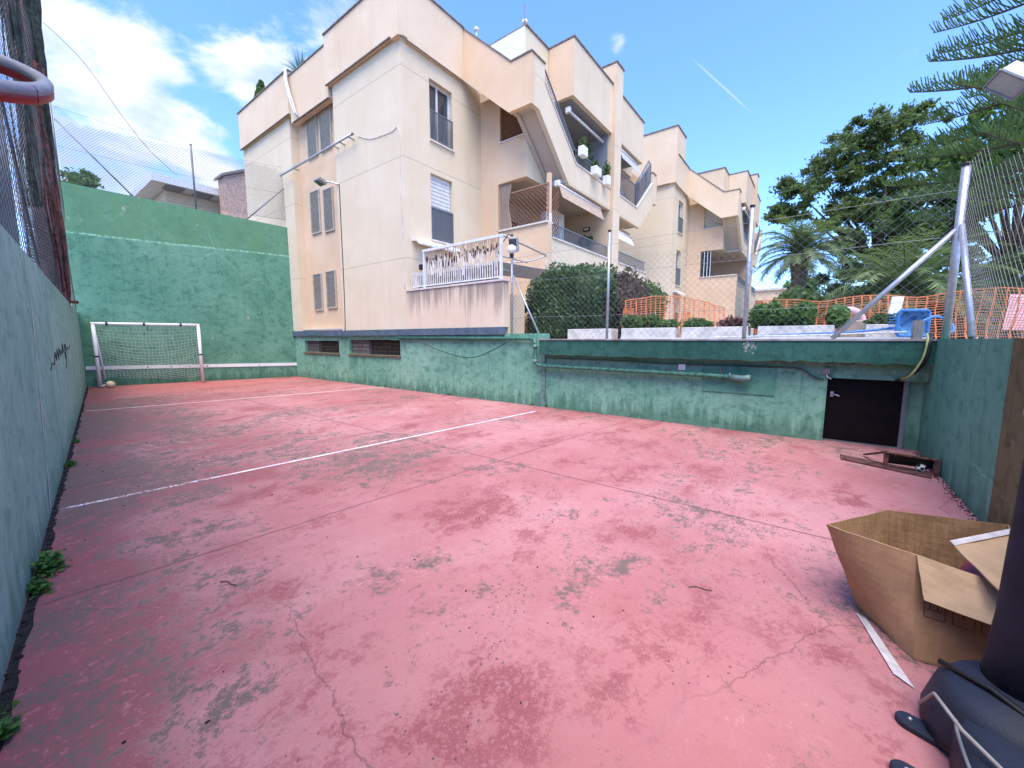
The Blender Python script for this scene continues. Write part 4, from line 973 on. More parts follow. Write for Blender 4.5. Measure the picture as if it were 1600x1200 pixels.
MB().box(15.78, 15.853, 7.95, 8.25, 6.12, 6.28).build('frame', M['cable_black'], r, bevel=.02); MB().box(15.768, 15.779, 8.0, 8.2, 6.16, 6.24).build('glass', M['white'], r)
r = root('cabinet', 'tall white cabinet standing inside the lower balcony', 'cabinet', (13.6, 8.4, 4.3))
MB().box(13.2, 14.1, 8.2, 8.7, 4.302, 6.40).build('carcass', M['white_metal'], r, bevel=.01); MB().box(13.64, 13.66, 8.192, 8.199, 4.35, 6.35).build('door_gap', M['rail'], r)
MB().box(13.58, 13.60, 8.17, 8.198, 5.1, 5.3).build('handle', M['galv'], r)
# folding screen / leaning table on the right balcony
r = root('glass_screen', 'grey wire mesh screen standing on the rising railing of the right balcony', 'screen', (19.7, 7.17, 8.6))
mb = MB()
pz = [(18.85, 7.70), (20.85, 9.42), (20.85, 10.15), (20.5, 10.3), (18.85, 8.7)]
for a, b_ in zip(pz, pz[1:] + pz[:1]): mb.bar((a[0], 7.2, a[1]), (b_[0], 7.2, b_[1]), .035)
mb.bar((19.7, 7.2, 8.45), (19.7, 7.2, 9.45), .03); mb.build('frame', M['rail'], r)
mb = MB()
for i in range(1, 30):
    x = 18.85 + 2.0 * i / 30; za = 7.70 + (x - 18.85) * .86; zb_ = 8.7 + (x - 18.85) * .96; mb.bar((x, 7.2, za), (x, 7.2, min(zb_, 10.2)), .008)
for i in range(1, 24):
    h = i / 24; mb.bar((18.85, 7.2, 7.7 + h), (20.85, 7.2, 9.42 + h * .75), .006)
mb.build('mesh', M['rail'], r)
r = root('drying_rack', 'white folding clothes rack with laundry on the right balcony', 'drying rack', (18.3, 8.0, 7.0))
mb = MB(); mb.bar((17.6, 7.9, 7.0), (18.8, 7.9, 8.5), .03); mb.bar((18.8, 8.1, 7.0), (17.6, 8.1, 8.5), .03)
for k in range(6): mb.bar((17.5 + .25 * k, 7.6, 8.45), (17.5 + .25 * k, 8.5, 8.45), .02)
mb.build('frame', M['white_metal'], r); MB().quads_np(leaves(60, (18.2, 7.8, 8.2), (.5, .2, .25), .22)).build('laundry', M['dirtywhite'], r)

# ================================================================== HEDGES
def bush(name, lab, c, R_, n, size, mat, core=M['l_dark'], lump=.12, seed=1, cat='hedge', box=False):
    g = np.random.default_rng(seed); r = root(name, lab, cat, (c[0], c[1], c[2] - R_[2]))
    ph = [g.random(3) * 6 for _ in range(6)]
    def shape(d):
        k = 1 + lump * sum(math.sin(3.3 * d[0] * (i + 1) * .6 + ph[i][0]) * math.sin(3 * d[1] * (i + 1) * .6 + ph[i][1]) * math.cos(2.7 * d[2] + ph[i][2]) for i in range(4))
        if box: k *= min(1.28, 1 / max(1e-3, (abs(d[0]) ** 4 + abs(d[1]) ** 4 + abs(d[2]) ** 4) ** .25))
        return k
    MB().ball(c, 1, 24, 16, (R_[0] * .82, R_[1] * .82, R_[2] * .84), f=shape).build('light_stop_core', core, r)  # solid core added to stop light passing through the leaves
    d = g.normal(size=(n, 3)); d /= np.linalg.norm(d, axis=1)[:, None]
    k = np.array([shape(q) for q in d]) * (.80 + .24 * g.random(n) ** .8)
    P = d * k[:, None] * np.array(R_) + np.array(c)
    MB().quads_np(leafquads(P, size, g)).build('foliage', mat, r); return r
bush('hedge', 'large dark green clipped hedge behind the wire fence, beside the terrace', (9.8, 5.35, 2.45), (1.0, 1.15, 1.0), 16000, .055, M['l_hedge'], seed=3, box=True)
bush('hedge', 'brownish mauve shrub at the right end of the dark hedge', (10.7, 4.35, 2.25), (.8, .62, 1.0), 7000, .05, M['l_mauve'], seed=5, core=M['bark'], box=True)
bush('shrub', 'round green shrub just above the orange safety net', (13.4, 4.64, 2.55), (.65, .6, .85), 2400, .075, M['l_mid'], seed=8, cat='shrub')

# ================================================================== PLANTERS
spec = [(4.95, 3.82, None, 'white stone planter with bare soil in front of the dark hedge'), (3.56, 2.40, 'mid', 'white stone planter with low green shrubs, between the two wire fence posts'),
        (2.25, 1.06, 'mix', 'white stone planter with green and purple leaves beside the right fence post'), (.90, -.22, 'lush', 'white stone planter overflowing with dense bright green foliage'),
        (-.62, -1.20, 'low', 'white stone planter with ragged dark leaves behind the blue net')]
proto = None
for (ya, yb, kind, lab) in spec:
    L = ya - yb; r = root('planter', lab, 'planter', (8.95, (ya + yb) / 2, 1.5), 'white planters along the ledge'); o = r
    xa, xb = 8.75, 9.2
    mb = MB(); mb.box(xa, xb, yb, ya, 1.50, 1.56); mb.box(xa, xa + .06, yb, ya, 1.561, 1.83); mb.box(xb - .06, xb, yb, ya, 1.561, 1.83); mb.box(xa + .06, xb - .06, yb, yb + .06, 1.561, 1.83); mb.box(xa + .06, xb - .06, ya - .06, ya, 1.561, 1.83)
    mb.build('trough', M['dirtywhite'], r, bevel=.008)
    MB().box(xa + .06, xb - .06, yb + .06, ya - .06, 1.70, 1.79).build('soil', M['soil'], r)
    yc = (ya + yb) / 2; g = np.random.default_rng(int(ya * 10 + 40))
    def pl(nm, mat, P, size, lab2, catp='plant'): thing(nm, MB().quads_np(leafquads(np.array(P), size, g)), mat, lab2, catp)
    def blobs(n, y0, y1, h0, h1, sx=.2):
        out = []
        cs = [(g.uniform(y0, y1), g.uniform(h0, h1)) for _ in range(9)]
        for i in range(n):
            cy, hh = cs[i % 9]; d = g.normal(size=3); d /= np.linalg.norm(d); q = g.random() ** .4
            out.append((8.97 + d[0] * q * sx, cy + d[1] * q * .17, 1.80 + max(-.02, hh * .5 + d[2] * q * hh * .55)))
        return out
    if kind == 'mid': pl('shrub', M['l_mid'], blobs(2600, yb + .1, ya - .05, .18, .34), .045, 'low bushy green shrubs growing in the planter by the orange net')
    if kind == 'mix':
        pl('shrub', M['l_mid'], blobs(1100, ya - .45, ya - .05, .15, .24), .045, 'small green shrub beside the purple leaves in the planter')
        pl('shrub', M['l_purple'], blobs(800, yb + .05, ya - .5, .12, .24, .15), .04, 'row of purple leaved plants in the planter by the fence post')
    if kind == 'lush': pl('shrub', M['l_bright'], blobs(5200, yb - .05, ya + .1, .36, .50, .28), .05, 'dense bright green shrub filling the planter in the middle of the ledge')
    if kind == 'low': pl('shrub', M['l_dark'], blobs(1000, yb, ya - .1, .10, .28, .18), .06, 'ragged dark leafy plants beside the blue pool net')
    if kind is None: pl('shrub', M['l_mauve'], blobs(60, yb + .1, ya - .1, .05, .12, .1), .05, 'a few dry sprigs in the soil of the planter by the hedge')
thing('kerb', MB().box(8.32, 8.36, -1.3, 3.4, 1.5, 1.62), M['white_metal'], 'low white kerb rail lying along the ledge behind the fence', 'kerb')

# ================================================================== ORANGE SAFETY NETTING
def safety(name, lab, path, z0, top, spv=.13, sph=.05, seed=0):
    g = random.Random(seed); mb = MB(); P = [Vector((*p, 0)) for p in path]
    L = [0]
    for a, b in zip(P[:-1], P[1:]): L.append(L[-1] + (b - a).length)
    def at(u):
        for i in range(len(P) - 1):
            if u <= L[i + 1] or i == len(P) - 2:
                t = (u - L[i]) / (L[i + 1] - L[i]); return P[i] + (P[i + 1] - P[i]) * t
    N = max(4, int(L[-1] / spv)); K = int(1.0 / sph); G = []
    for i in range(N + 1):
        u = L[-1] * i / N; p = at(u); tz = top(u / L[-1]); col = []
        for k in range(K + 1):
            t = k / K; wob = .035 * math.sin(u * 3.1 + t * 5 + seed) * (1 - .5 * t) + g.gauss(0, .004)
            col.append(p + Vector((wob, wob * .6, z0 + (tz - z0) * t + .008 * math.sin(u * 9 + k))))
        G.append(col)
    Q = []
    def strip(a, b, w):
        d = (b - a).normalized(); s = d.cross(Vector((1, .1, 0))).normalized() * w; s2 = d.cross(s).normalized() * w * .5
        Q.append([a - s, b - s, b + s, a + s]); Q.append([a - s2, b - s2, b + s2, a + s2])
    for i in range(N + 1):
        for k in range(K):
            strip(G[i][k], G[i][k + 1], .009 if i % 2 else .013)
            if i < N: strip(G[i][k], G[i + 1][k], .0055)
        if i < N: strip(G[i][K], G[i + 1][K], .010)
    return thing(name, MB().quads_np(np.array([[list(v) for v in q] for q in Q])), M['orange'], lab, 'safety net')
safety('safety_net', 'orange plastic safety net draped in front of the mauve shrub on the left', [(9.35, 3.72), (9.55, 3.5), (10.2, 3.0), (10.8, 2.5), (11.3, 1.9)], 1.5, lambda t: 2.50 + .20 * math.sin(t * 3.14) - .14 * t, seed=1)
safety('safety_net', 'bunched orange netting hanging vertically beside the first planter gap', [(9.30, 3.74), (9.32, 3.62), (9.30, 3.50)], 1.5, lambda t: 2.3, .025, .05, seed=5)
safety('safety_net', 'short piece of orange net between the second and third planters', [(9.3, 2.42), (9.3, 2.24)], 1.5, lambda t: 2.15, .06, .05, seed=7)
safety('safety_net', 'long orange safety net stretched behind the blue net and the pink ring', [(9.9, 1.05), (10.0, .5), (10.2, -.6), (10.3, -2.0), (9.6, -3.3)], 1.5, lambda t: 2.36 + .04 * math.sin(t * 20) + .05 * t, seed=2)
safety('safety_net', 'small orange net strip beside the right fence post', [(9.35, 1.03), (9.35, .88)], 1.5, lambda t: 2.3, .05, .05, seed=9)

# ================================================================== POOL GEAR
r = root('pool_net', 'blue pool leaf net with a long blue pole lying along the ledge', 'pool net', (8.5, -1.1, 1.6))
mb = MB(); c = Vector((8.42, -1.12, 1.83)); uu = Vector((.45, -.9, 0)).normalized() * .20; vv = Vector((.02, 0, 1)).normalized() * .19
def rr(sx, sz): return c + uu * sx + vv * sz
ring = [rr(-1, -.8), rr(-1, .8), rr(-.85, 1), rr(.85, 1), rr(1, .8), rr(1, -.8), rr(.85, -1), rr(-.85, -1), rr(-1, -.8)]
mb.tube(ring, .022, 8)
for k in range(8): q = rr(-1, -.7 + .2 * k); mb.bar(q, q + Vector((-.02, .10, 0)), .012)
mb.build('frame', M['blue'], r, smooth=False)
mb = MB(); K = 8; vs = []
for i in range(K + 1):
    for j in range(K + 1):
        a, b = -1 + 2 * i / K, -1 + 2 * j / K; dep = (1 - a * a) * (1 - b * b) * .14
        vs.append(rr(a * .95, b * .95) + Vector((.9, .45, 0)) * dep + Vector((0, 0, -.02 * math.sin(a * 9 + b * 4))))
mb.add(vs, [(i * (K + 1) + j, (i + 1) * (K + 1) + j, (i + 1) * (K + 1) + j + 1, i * (K + 1) + j + 1) for i in range(K) for j in range(K)])
mb.build('net_bag', M['bluenet'], r, smooth=True)
MB().tube([rr(-1, -.35), (8.5, -.4, 1.70), (8.55, 1.0, 1.64)], .018, 8).build('pole', M['blue'], r, smooth=True)
thing('pole', MB().tube([(8.30, -1.05, 1.70), (8.35, 0, 1.66), (8.45, 1.6, 1.625)], .012, 8), M['white_metal'], 'thin white pole lying on the ledge in front of the blue one', 'pole')
r = root('pool_ring', 'pale pink inflatable ring standing behind the green planter', 'swim ring', (9.6, -.35, 1.6))
mb = MB(); cc = Vector((9.55, -.42, 1.86)); u_ = Vector((.55, -.83, 0)); ringp = [cc + (u_ * math.cos(a) + Vector((0, 0, 1)) * math.sin(a)) * .26 for a in [i * math.pi * 2 / 28 for i in range(29)]]
mb.tube(ringp, .06, 10, cap=False); mb.build('tube', M['pink'], r, smooth=True)
MB().tube([ringp[20] + Vector((0, 0, -.02)), ringp[20] + Vector((0, 0, .05))], .012, 6).build('valve', M['white'], r)
thing('board', MB().obox((9.6, -1.03, 2.05), (.04, -.08, 0), (.02, -.03, .27), (.01, .006, 0)), M['white'], 'leaning white board seen through the orange net', 'board', bevel=.004)
thing('stone_block', MB().box(9.3, 9.7, -.66, -.30, 1.5, 1.92), M['paving'], 'pale beige stone block below the pink ring', 'block', bevel=.02)
thing('post_stub', MB().prism([(8.15 + .06 * math.cos(a), -1.14 + .06 * math.sin(a)) for a in [i * math.pi / 4 for i in range(8)]], 1.5, 1.86), M['concrete'], 'short grey weathered post stub where the cables cross the ledge', 'post')
cable('hose', [(8.3, -1.2, 1.85), (8.4, -1.35, 1.92), (8.5, -1.5, 1.85), (8.45, -1.55, 1.72), (8.3, -1.45, 1.68)], .02, M['blue'], 'blue hose looped behind the post stub in the corner', cat='hose')

# ================================================================== WIRE FENCES
def post(x, y, z0, z1, lab, group, r_=.028, lean=(0, 0), mat='galv', brace=None):
    rt = root('fence_post', lab, 'fence post', (x, y, z0), group)
    MB().tube([(x, y, z0), (x + lean[0], y + lean[1], z1)], r_, 10).build('pole', M[mat], rt, smooth=True)
    MB().tube([(x + lean[0], y + lean[1], z1), (x + lean[0], y + lean[1], z1 + .03)], r_ * 1.25, 10).build('cap', M['cable_black'] if mat == 'galv' else M[mat], rt, smooth=True)
    for b in brace or []: MB().tube(b, r_ * .75, 8).build('brace', M[mat], rt, smooth=True)
    return rt
G1 = 'galvanised posts of the fence on the ledge'
post(8.0, 6.12, 1.5, 4.1, 'galvanised fence post at the terrace corner with a slanting brace', G1, brace=[[(8.0, 6.08, 3.15), (7.92, 5.2, 1.62)]])
post(8.0, 3.57, 1.59, 3.80, 'galvanised fence post in front of the mauve shrub', G1)
post(8.0, 1.02, 1.59, 3.80, 'galvanised fence post in front of the purple leaved planter', G1, .034)
post(8.0, -1.40, 1.59, 3.86, 'galvanised corner fence post with two braces above the door corner', G1, .045, brace=[[(8.0, -1.38, 3.05), (7.95, -.18, 1.6)], [(7.98, -1.42, 3.1), (7.0, -1.44, 1.62)]])
mb = MB(); chain(mb, (7.99, 6.1), (7.99, -1.4), 1.62, lambda a: 3.62 - (.10 if 2.4 < a < 5 else 0) + .05 * math.sin(a * 2), .125, .0017)
fe = thing('wire_fence', mb, M['wire'], 'chain link mesh along the ledge above the long green wall', 'fence')
mb = MB()
for z in (2.1, 2.95, 3.55): mb.tube([(7.985, 6.1 - i * .5, z + .01 * math.sin(i)) for i in range(16)], .003, 4)
mb.build('tension_wire', M['wire'], fe)
mb = MB(); chain(mb, (7.98, -1.42), (3.0, -1.42), 1.60, lambda a: 3.74 + .05 * math.sin(a * 3), .088, .0015, wob=.02)
thing('wire_fence', mb, M['wire'], 'denser sagging chain link mesh on top of the end wall at the right edge', 'fence')
# back wall fence
G2 = 'dark posts of the fence on the back wall'
b = bpt(4.97, 6.2, -.15); post(b.x, b.y, 6.25, 8.5, 'slim dark post standing on the back wall in front of the sky', G2, .03, mat='rail')
b = bpt(7.85, 6, -.1); post(b.x, b.y, 6.05, 7.95, 'dark post at the right end of the back wall against the cream block', G2, .03, mat='rail', brace=[[tuple(bpt(7.85, 7.75, -.1)), tuple(bpt(6.45, 6.2, -.1))]])
b = bpt(1.75, 6, -.1); post(b.x, b.y, 6.4, 8.9, 'dark post at the left end of the back wall beside the rusty post', G2, .03, mat='rail', brace=[[tuple(bpt(1.8, 8.35, -.1)), tuple(bpt(3.35, 6.4, -.1))]])
p0, p1 = bpt(1.8, 0, -.1), bpt(7.85, 0, -.1)
mb = MB(); chain(mb, (p0.x, p0.y), (p1.x, p1.y), 6.35, lambda a: 8.72 - .30 * math.sin(min(1, a / 6.3) * 3.14) * .6 - .05 * a, .085, .0034)
fe = thing('wire_fence', mb, M['wire_dark'], 'fine chain link mesh on top of the tall back wall', 'fence')
mb = MB()
for f_ in (0, .5, 1): mb.tube([tuple(bpt(1.8 + 6.05 * i / 12, 6.4 + (8.72 - .30 * math.sin(i / 12 * 3.14) * .6 - .3 * i / 12 - 6.4) * f_, -.1)) for i in range(13)], .004, 4)
mb.build('tension_wire', M['wire_dark'], fe)
# left wall fence
def lpost(y, z1, w_, lab, mat, group='rusty posts above the left wall'):
    rt = root('fence_post', lab, 'fence post', (LW(y) - .12, y, 2.45), group); p = lpt(y, 0, -.12)
    MB().obox((p.x, p.y, (2.452 + z1) / 2), LN * w_ / 2, LU * w_ / 2, (0, 0, (z1 - 2.452) / 2)).build('pole', M[mat], rt)
    MB().obox((p.x, p.y, 2.475), LN * w_ * .9, LU * w_ * .9, (0, 0, .02)).build('foot_plate', M['rust2'], rt)
lpost(6.85, 8.0, .10, 'grey steel post on the left wall, nearest the hoop', 'rail')
lpost(10.6, 8.8, .12, 'thin rusty post in the middle of the left netting', 'rust')
lpost(12.6, 8.6, .10, 'dark rusty post farther along the left wall', 'rust')
lpost(14.3, 8.2, .30, 'thick reddish rusty post at the far end of the left wall', 'rust')
mb = MB(); a, b = lpt(1.2, 0, -.05), lpt(18.6, 0, -.05)
chain(mb, (a.x, a.y), (b.x, b.y), 2.45, lambda u: 7.6, .10, .0026, wob=.02)
thing('wire_fence', mb, M['wire_dark'], 'tall rusty chain link mesh above the left green wall', 'fence')
# brown mesh screen tied behind it (semi open weave)
def sheet(yA, yB, zt, mat, name, lab, wob=.06, off=-.2, zb=2.46, gap=.018, sp=.05, cat='screen'):
    Q = []; y = yA
    while y < yB:
        top = zt(y); p = lpt(y, 0, off + wob * math.sin(y * 2.3)); N = 10; w_ = (sp - gap) / 2
        for i in range(N):
            z0, z1 = zb + (top - zb) * i / N, zb + (top - zb) * (i + 1) / N
            o0 = LN * (.02 * math.sin(z0 * 3 + y * 5)); o1 = LN * (.02 * math.sin(z1 * 3 + y * 5)); v0 = Vector((p.x, p.y, z0)) + o0; v1 = Vector((p.x, p.y, z1)) + o1
            Q.append([v0 - LU * w_, v0 + LU * w_, v1 + LU * w_, v1 - LU * w_])
        y += sp
    ys = np.arange(yA, yB, .4)
    z = zb + .03
    while z < max(zt(y_) for y_ in ys):
        for y_ in ys:
            if z < zt(y_) and z < zt(y_ + .4):
                a_ = lpt(y_, z, off + wob * math.sin(y_ * 2.3) + .004); b_ = lpt(y_ + .4, z, off + wob * math.sin((y_ + .4) * 2.3) + .004)
                Q.append([a_, b_, b_ + Vector((0, 0, (sp - gap))), a_ + Vector((0, 0, sp - gap))])
        z += sp
    return thing(name, MB().quads_np(np.array([[list(v) for v in q] for q in Q])), mat, lab, cat)
sheet(1.0, 8.0, lambda y: 4.25 - .11 * y + .06 * math.sin(y * 4), M['screen'], 'mesh_screen', 'brown woven privacy screen behind the wire at the left edge')
sheet(9.0, 14.2, lambda y: 4.4 + .3 * math.sin(y * 3) - .02 * (y - 9), M['rust2'], 'mesh_screen', 'rust brown tattered screen low behind the far left posts', gap=.022)
# hanging dark cloth bundles
def bundle(y, z0, z1, w_, mat, lab, seed, off=-.05):
    g = random.Random(seed); rt = MB()
    for k in range(9):
        pts = []; dy, dn = g.uniform(-w_, w_), g.uniform(-.06, .10); rs = []
        for i in range(14):
            t = i / 13; z = z1 + (z0 - z1) * t; pts.append(lpt(y + dy * (1 - .4 * t) + .05 * math.sin(t * 7 + k), z, off + dn + .03 * math.sin(t * 9 + k * 2))); rs.append((.055 + .03 * math.sin(t * 11 + k * 1.7)) * (1 - .3 * t) * (w_ / .22))
        rt.tube(pts, rs, 6)
    return thing('net_bundle', rt, mat, lab, 'netting', 'bunched netting hanging above the left wall')
bundle(13.9, 7.0, 11.2, .30, M['darkcloth'], 'thick dark green bundle of netting at the far end of the left fence', 1)
bundle(12.9, 4.8, 9.8, .13, M['darkcloth'], 'dark netting rope hanging beside the thick bundle', 2)
bundle(8.6, 3.4, 9.0, .07, M['darkcloth'], 'narrow dark netting bundle near the grey steel post', 3)
bundle(13.7, 2.5, 7.4, .12, M['rust'], 'red brown folded netting against the far rusty post', 4)
bundle(11.6, 2.5, 6.6, .07, M['rust'], 'thin brown netting strand in the middle of the left fence', 5)
cable('cable', [(1.55, 16.2, 9.6), (2.2, 16.2, 9.0), (2.9, 16.4, 8.0), (3.5, 16.6, 7.3), (4.2, 17.0, 6.9)], .006, M['cable_black'], 'thin loose wire curling in the air from the dark netting')

# ================================================================== HOUSES AND TREES BEYOND THE BACK WALL
r = root('house', 'white flat roofed house with canopy behind the back wall', 'house', (9, 40, 0))
hb = MB(); hb.box(8.6, 15.5, 38.0, 46, -.05, 12.2); hb.build('wall', M['wallP'], r)
MB().box(7.6, 16.4, 36.4, 47, 12.25, 12.75).build('roof', M['white_metal'], r)
mb = MB()
for k in range(4): mb.box(8.4 + 1.7 * k, 9.5 + 1.7 * k, 36.7, 37.8, 12.20, 12.245)
mb.build('roof_light', M['glass'], r)
for k in range(3): MB().box(9.4 + 2 * k, 10.4 + 2 * k, 37.93, 37.99, 9.4, 11.2).build('window', M['glass'], r)
r = root('house', 'brick gabled house showing just above the back wall beside the cream block', 'house', (12.5, 38, 0))
mb = MB(); mb.extr([(11.4, -.05), (11.4, 13.3), (13.4, 14.3), (20.0, 12.0), (20.0, -.05)], 35.0, 36.3, 'y'); mb.build('wall', M['brick'], r)
mb = MB(); mb.extr([(11.2, 13.25), (13.4, 14.35), (20.2, 12.0), (20.2, 12.15), (13.4, 14.55), (11.2, 13.42)], 34.8, 36.5, 'y'); mb.build('roof', M['cap'], r)

def tube_limbs(mb, base, tips, r0, g):
    for t_ in tips:
        b = Vector(base); t_ = Vector(t_); mid = (b + t_) / 2 + Vector((g.gauss(0, .4), g.gauss(0, .4), .8)) * ((t_ - b).length / 8)
        mb.tube([b, b + (mid - b) * .5, mid, mid + (t_ - mid) * .6, t_], [r0, r0 * .8, r0 * .6, r0 * .38, r0 * .15], 6)
def tree(name, lab, base, trunk_top, ells, n, size, mat, seed, r0=.4, clr=1.6, cn=60, cat='tree', per=None):
    g = np.random.default_rng(seed); gr = random.Random(seed); rt = root(name, lab, cat, base)
    cl = []; tot = sum(e[3] * e[4] for e in ells)
    for cx, cy, cz, rh, rv in ells:
        for _ in range(max(2, int(cn * rh * rv / tot))):
            d = g.normal(size=3); d /= np.linalg.norm(d); q = g.uniform(.35, 1.)
            cl.append((cx + d[0] * rh * q, cy + d[1] * rh * q, cz + d[2] * rv * q))
    P = []; k = n // len(cl)
    for c in cl:
        s = clr * g.uniform(.55, 1.25); d = g.normal(size=(k, 3)); d /= np.linalg.norm(d, axis=1)[:, None]
        q = np.abs(g.normal(.45, .36, size=k))[:, None]; P.append(np.array(c) + d * q * np.array([s, s, s * .6]) + np.array([0, 0, .15 * s]))
    MB().quads_np(leafquads(np.concatenate(P), size, g, aspect=2.0)).build('crown', mat, rt)
    mb = MB(); mb.tube([base, ((base[0] + trunk_top[0]) / 2 + .2, (base[1] + trunk_top[1]) / 2, (base[2] + trunk_top[2]) / 2), trunk_top], [r0 * 1.3, r0, r0 * .85], 10)
    tube_limbs(mb, trunk_top, [c for c in cl if gr.random() < 22 / len(cl)], r0 * .36, gr); mb.build('trunk', M['bark'], rt, smooth=True)
    return rt
RX, RY = .607, -.794
def off(bx, by, r_, f_): return (bx + RX * r_ + .794 * f_, by + RY * r_ + .607 * f_)
ells = []
for r_, z, rh, rv, f_ in ((-5.6, 13.0, 2.5, 2.0, 0), (-6.6, 11.8, 1.6, 1.2, 0), (-3.0, 15.4, 2.4, 2.2, 0), (-.4, 17.9, 2.6, 2.4, 0), (3.8, 19.0, 2.0, 1.4, 0), (2.4, 17.6, 2.6, 2.2, 1), (1., 13.5, 3.6, 3.4, 0), (-2.0, 10.5, 3.0, 3.0, -1), (4.5, 13.0, 3.4, 4.0, 0), (2.0, 8.3, 4.2, 2.8, 0), (6.5, 9.0, 3.5, 3.0, 1), (-.8, 6.0, 2.0, 2.2, 0)):
    x, y = off(45.3, -2.3, r_, f_); ells.append((x, y, z, rh, rv))
x, y = off(45.3, -2.3, 1.5, 0)
tree('broadleaf_tree', 'tall dark evergreen broadleaf tree behind the palms', (x, y, 0), (x, y, 7.5), ells, 72000, .17, M['l_dark'], 11, r0=.5, clr=.75, cn=430)
x, y = off(40, -9.5, 0, 0)
tree('broadleaf_tree', 'mid green loose tree behind the pine at the right edge', (x, y, 0), (x, y, 6), [(x + RX * 3.5, y + RY * 3.5, 13.5, 3.6, 2.6), (x - RX * 2.5, y - RY * 2.5, 13, 3.0, 2.6), (x + RX * 1, y + RY * 1, 15.5, 2.6, 2.2), (x - RX * 5, y - RY * 5, 9.5, 2.4, 2.4)], 42000, .18, M['l_mid'], 17, r0=.4, clr=.95, cn=170)
x, y = 4.9, 45.5
tree('broadleaf_tree', 'small green treetop peeking over the left end of the back wall', (x, y, 0), (x, y, 11), [(x, y, 12.6, 2.2, 1.6)], 3500, .2, M['l_mid'], 12, r0=.2, clr=.8, cn=22)
x, y = off(60, 1.6, 0, 0)
tree('pine_tree', 'light green rounded pine just right of the second apartment block', (x, y, 0), (x, y, 5.5), [(x, y, 7.2, 1.9, 1.5)], 6000, .22, M['l_bright'], 13, r0=.2, clr=.9, cn=26)
x, y = off(36, -7.2, 0, 0)
tree('broadleaf_tree', 'lower olive green tree filling the gap under the dark tree', (x, y, 0), (x, y, 3.4), [(x, y, 5.0, 2.6, 1.8), (x + RX * 3, y + RY * 3, 5.5, 2.0, 1.6)], 14000, .16, M['l_hedge'], 14, r0=.22, clr=.8, cn=50)

def palm(x, y, z0, H, nf, L, lab, seed, r0=.33, lean=0):
    g = random.Random(seed); rt = root('palm_tree', lab, 'palm tree', (x, y, z0))
    pts = [(x, y, z0 + H * i / 14) for i in range(15)]; rs = [r0 * (1.25 if i == 0 else 1) * (1 + .07 * (i % 2)) * (1 if i < 12 else 1.25) for i in range(15)]
    MB().tube(pts, rs, 12).build('trunk', M['palmbark'], rt)
    Q = []; stem = MB(); top = Vector((x, y, z0 + H))
    for i in range(nf):
        az = i * 2.399 + g.uniform(-.2, .2); el = 1.35 - 1.75 * (i / nf) + g.uniform(-.1, .1); l = L * g.uniform(.82, 1.08)
        h = Vector((math.cos(az), math.sin(az), 0)); p = top.copy(); d_el = el; pts = [p.copy()]; N = 12
        for k in range(N):
            d_el -= (.035 + .014 * k) * (1.0 if el > 0 else .5); d = h * math.cos(d_el) + Vector((0, 0, math.sin(d_el))); p = p + d * l / N; pts.append(p.copy())
        stem.tube(pts, [.035 * (1 - .8 * j / N) for j in range(N + 1)], 4)
        side = Vector((-h.y, h.x, 0))
        for k in range(1, N):
            for s2 in range(3):
                t = (k + s2 / 3); a = pts[k].lerp(pts[k + 1], s2 / 3) if k < N else pts[N]; fw = (pts[k + 1] - pts[k]).normalized()
                ll = l * .17 * math.sin(min(1., (t + 1.2) / N) * math.pi * .86) + .1
                for sg in (-1, 1):
                    dr = (side * sg * .8 + fw * .75 + Vector((0, 0, -.12 + g.gauss(0, .14)))).normalized(); w_ = fw * .034
                    b = a + dr * ll * g.uniform(.85, 1.1); Q.append([a - w_, a + w_, b + w_ * .3, b - w_ * .3])
    MB().quads_np(np.array([[list(v) for v in q] for q in Q])).build('crown', M['l_palm'], rt); stem.build('fronds', M['l_bright'], rt)
    mb = MB()
    for k in range(36):
        a = g.uniform(0, 6.28); e = g.uniform(-.2, 1.); d = Vector((math.cos(a) * math.cos(e), math.sin(a) * math.cos(e), math.sin(e))); mb.tube([top + Vector((0, 0, -.25)), top + Vector((0, 0, -.25)) + d * .7], [.06, .02], 4)
    mb.build('leaf_bases', M['palmbark'], rt)
palm(27.7, 1.05, 1.0, 5.3, 60, 2.75, 'date palm with a thick trunk right of the second block', 21, .36)
palm(23.5, -2.75, 1.0, 2.6, 64, 3.3, 'low spreading palm in front of the dark tree', 22, .3)

for bx, by, br_, bh, lab, mt in ((24.5, .7, 1.3, 1.3, 'rounded green bush at the foot of the date palm', 'l_mid'), (26.5, -1.6, 1.7, 1.3, 'dark bush between the two palms', 'l_dark'), (27, -4.6, 2.0, 1.5, 'dark bush behind the low spreading palm', 'l_hedge')):
    bush('shrub', lab, (bx, by, 1.4 + bh), (br_, br_ * 1.1, bh), 2600, .16, M[mt], seed=int(bx * 7 + by * 3 + 50), cat='shrub', lump=.2)

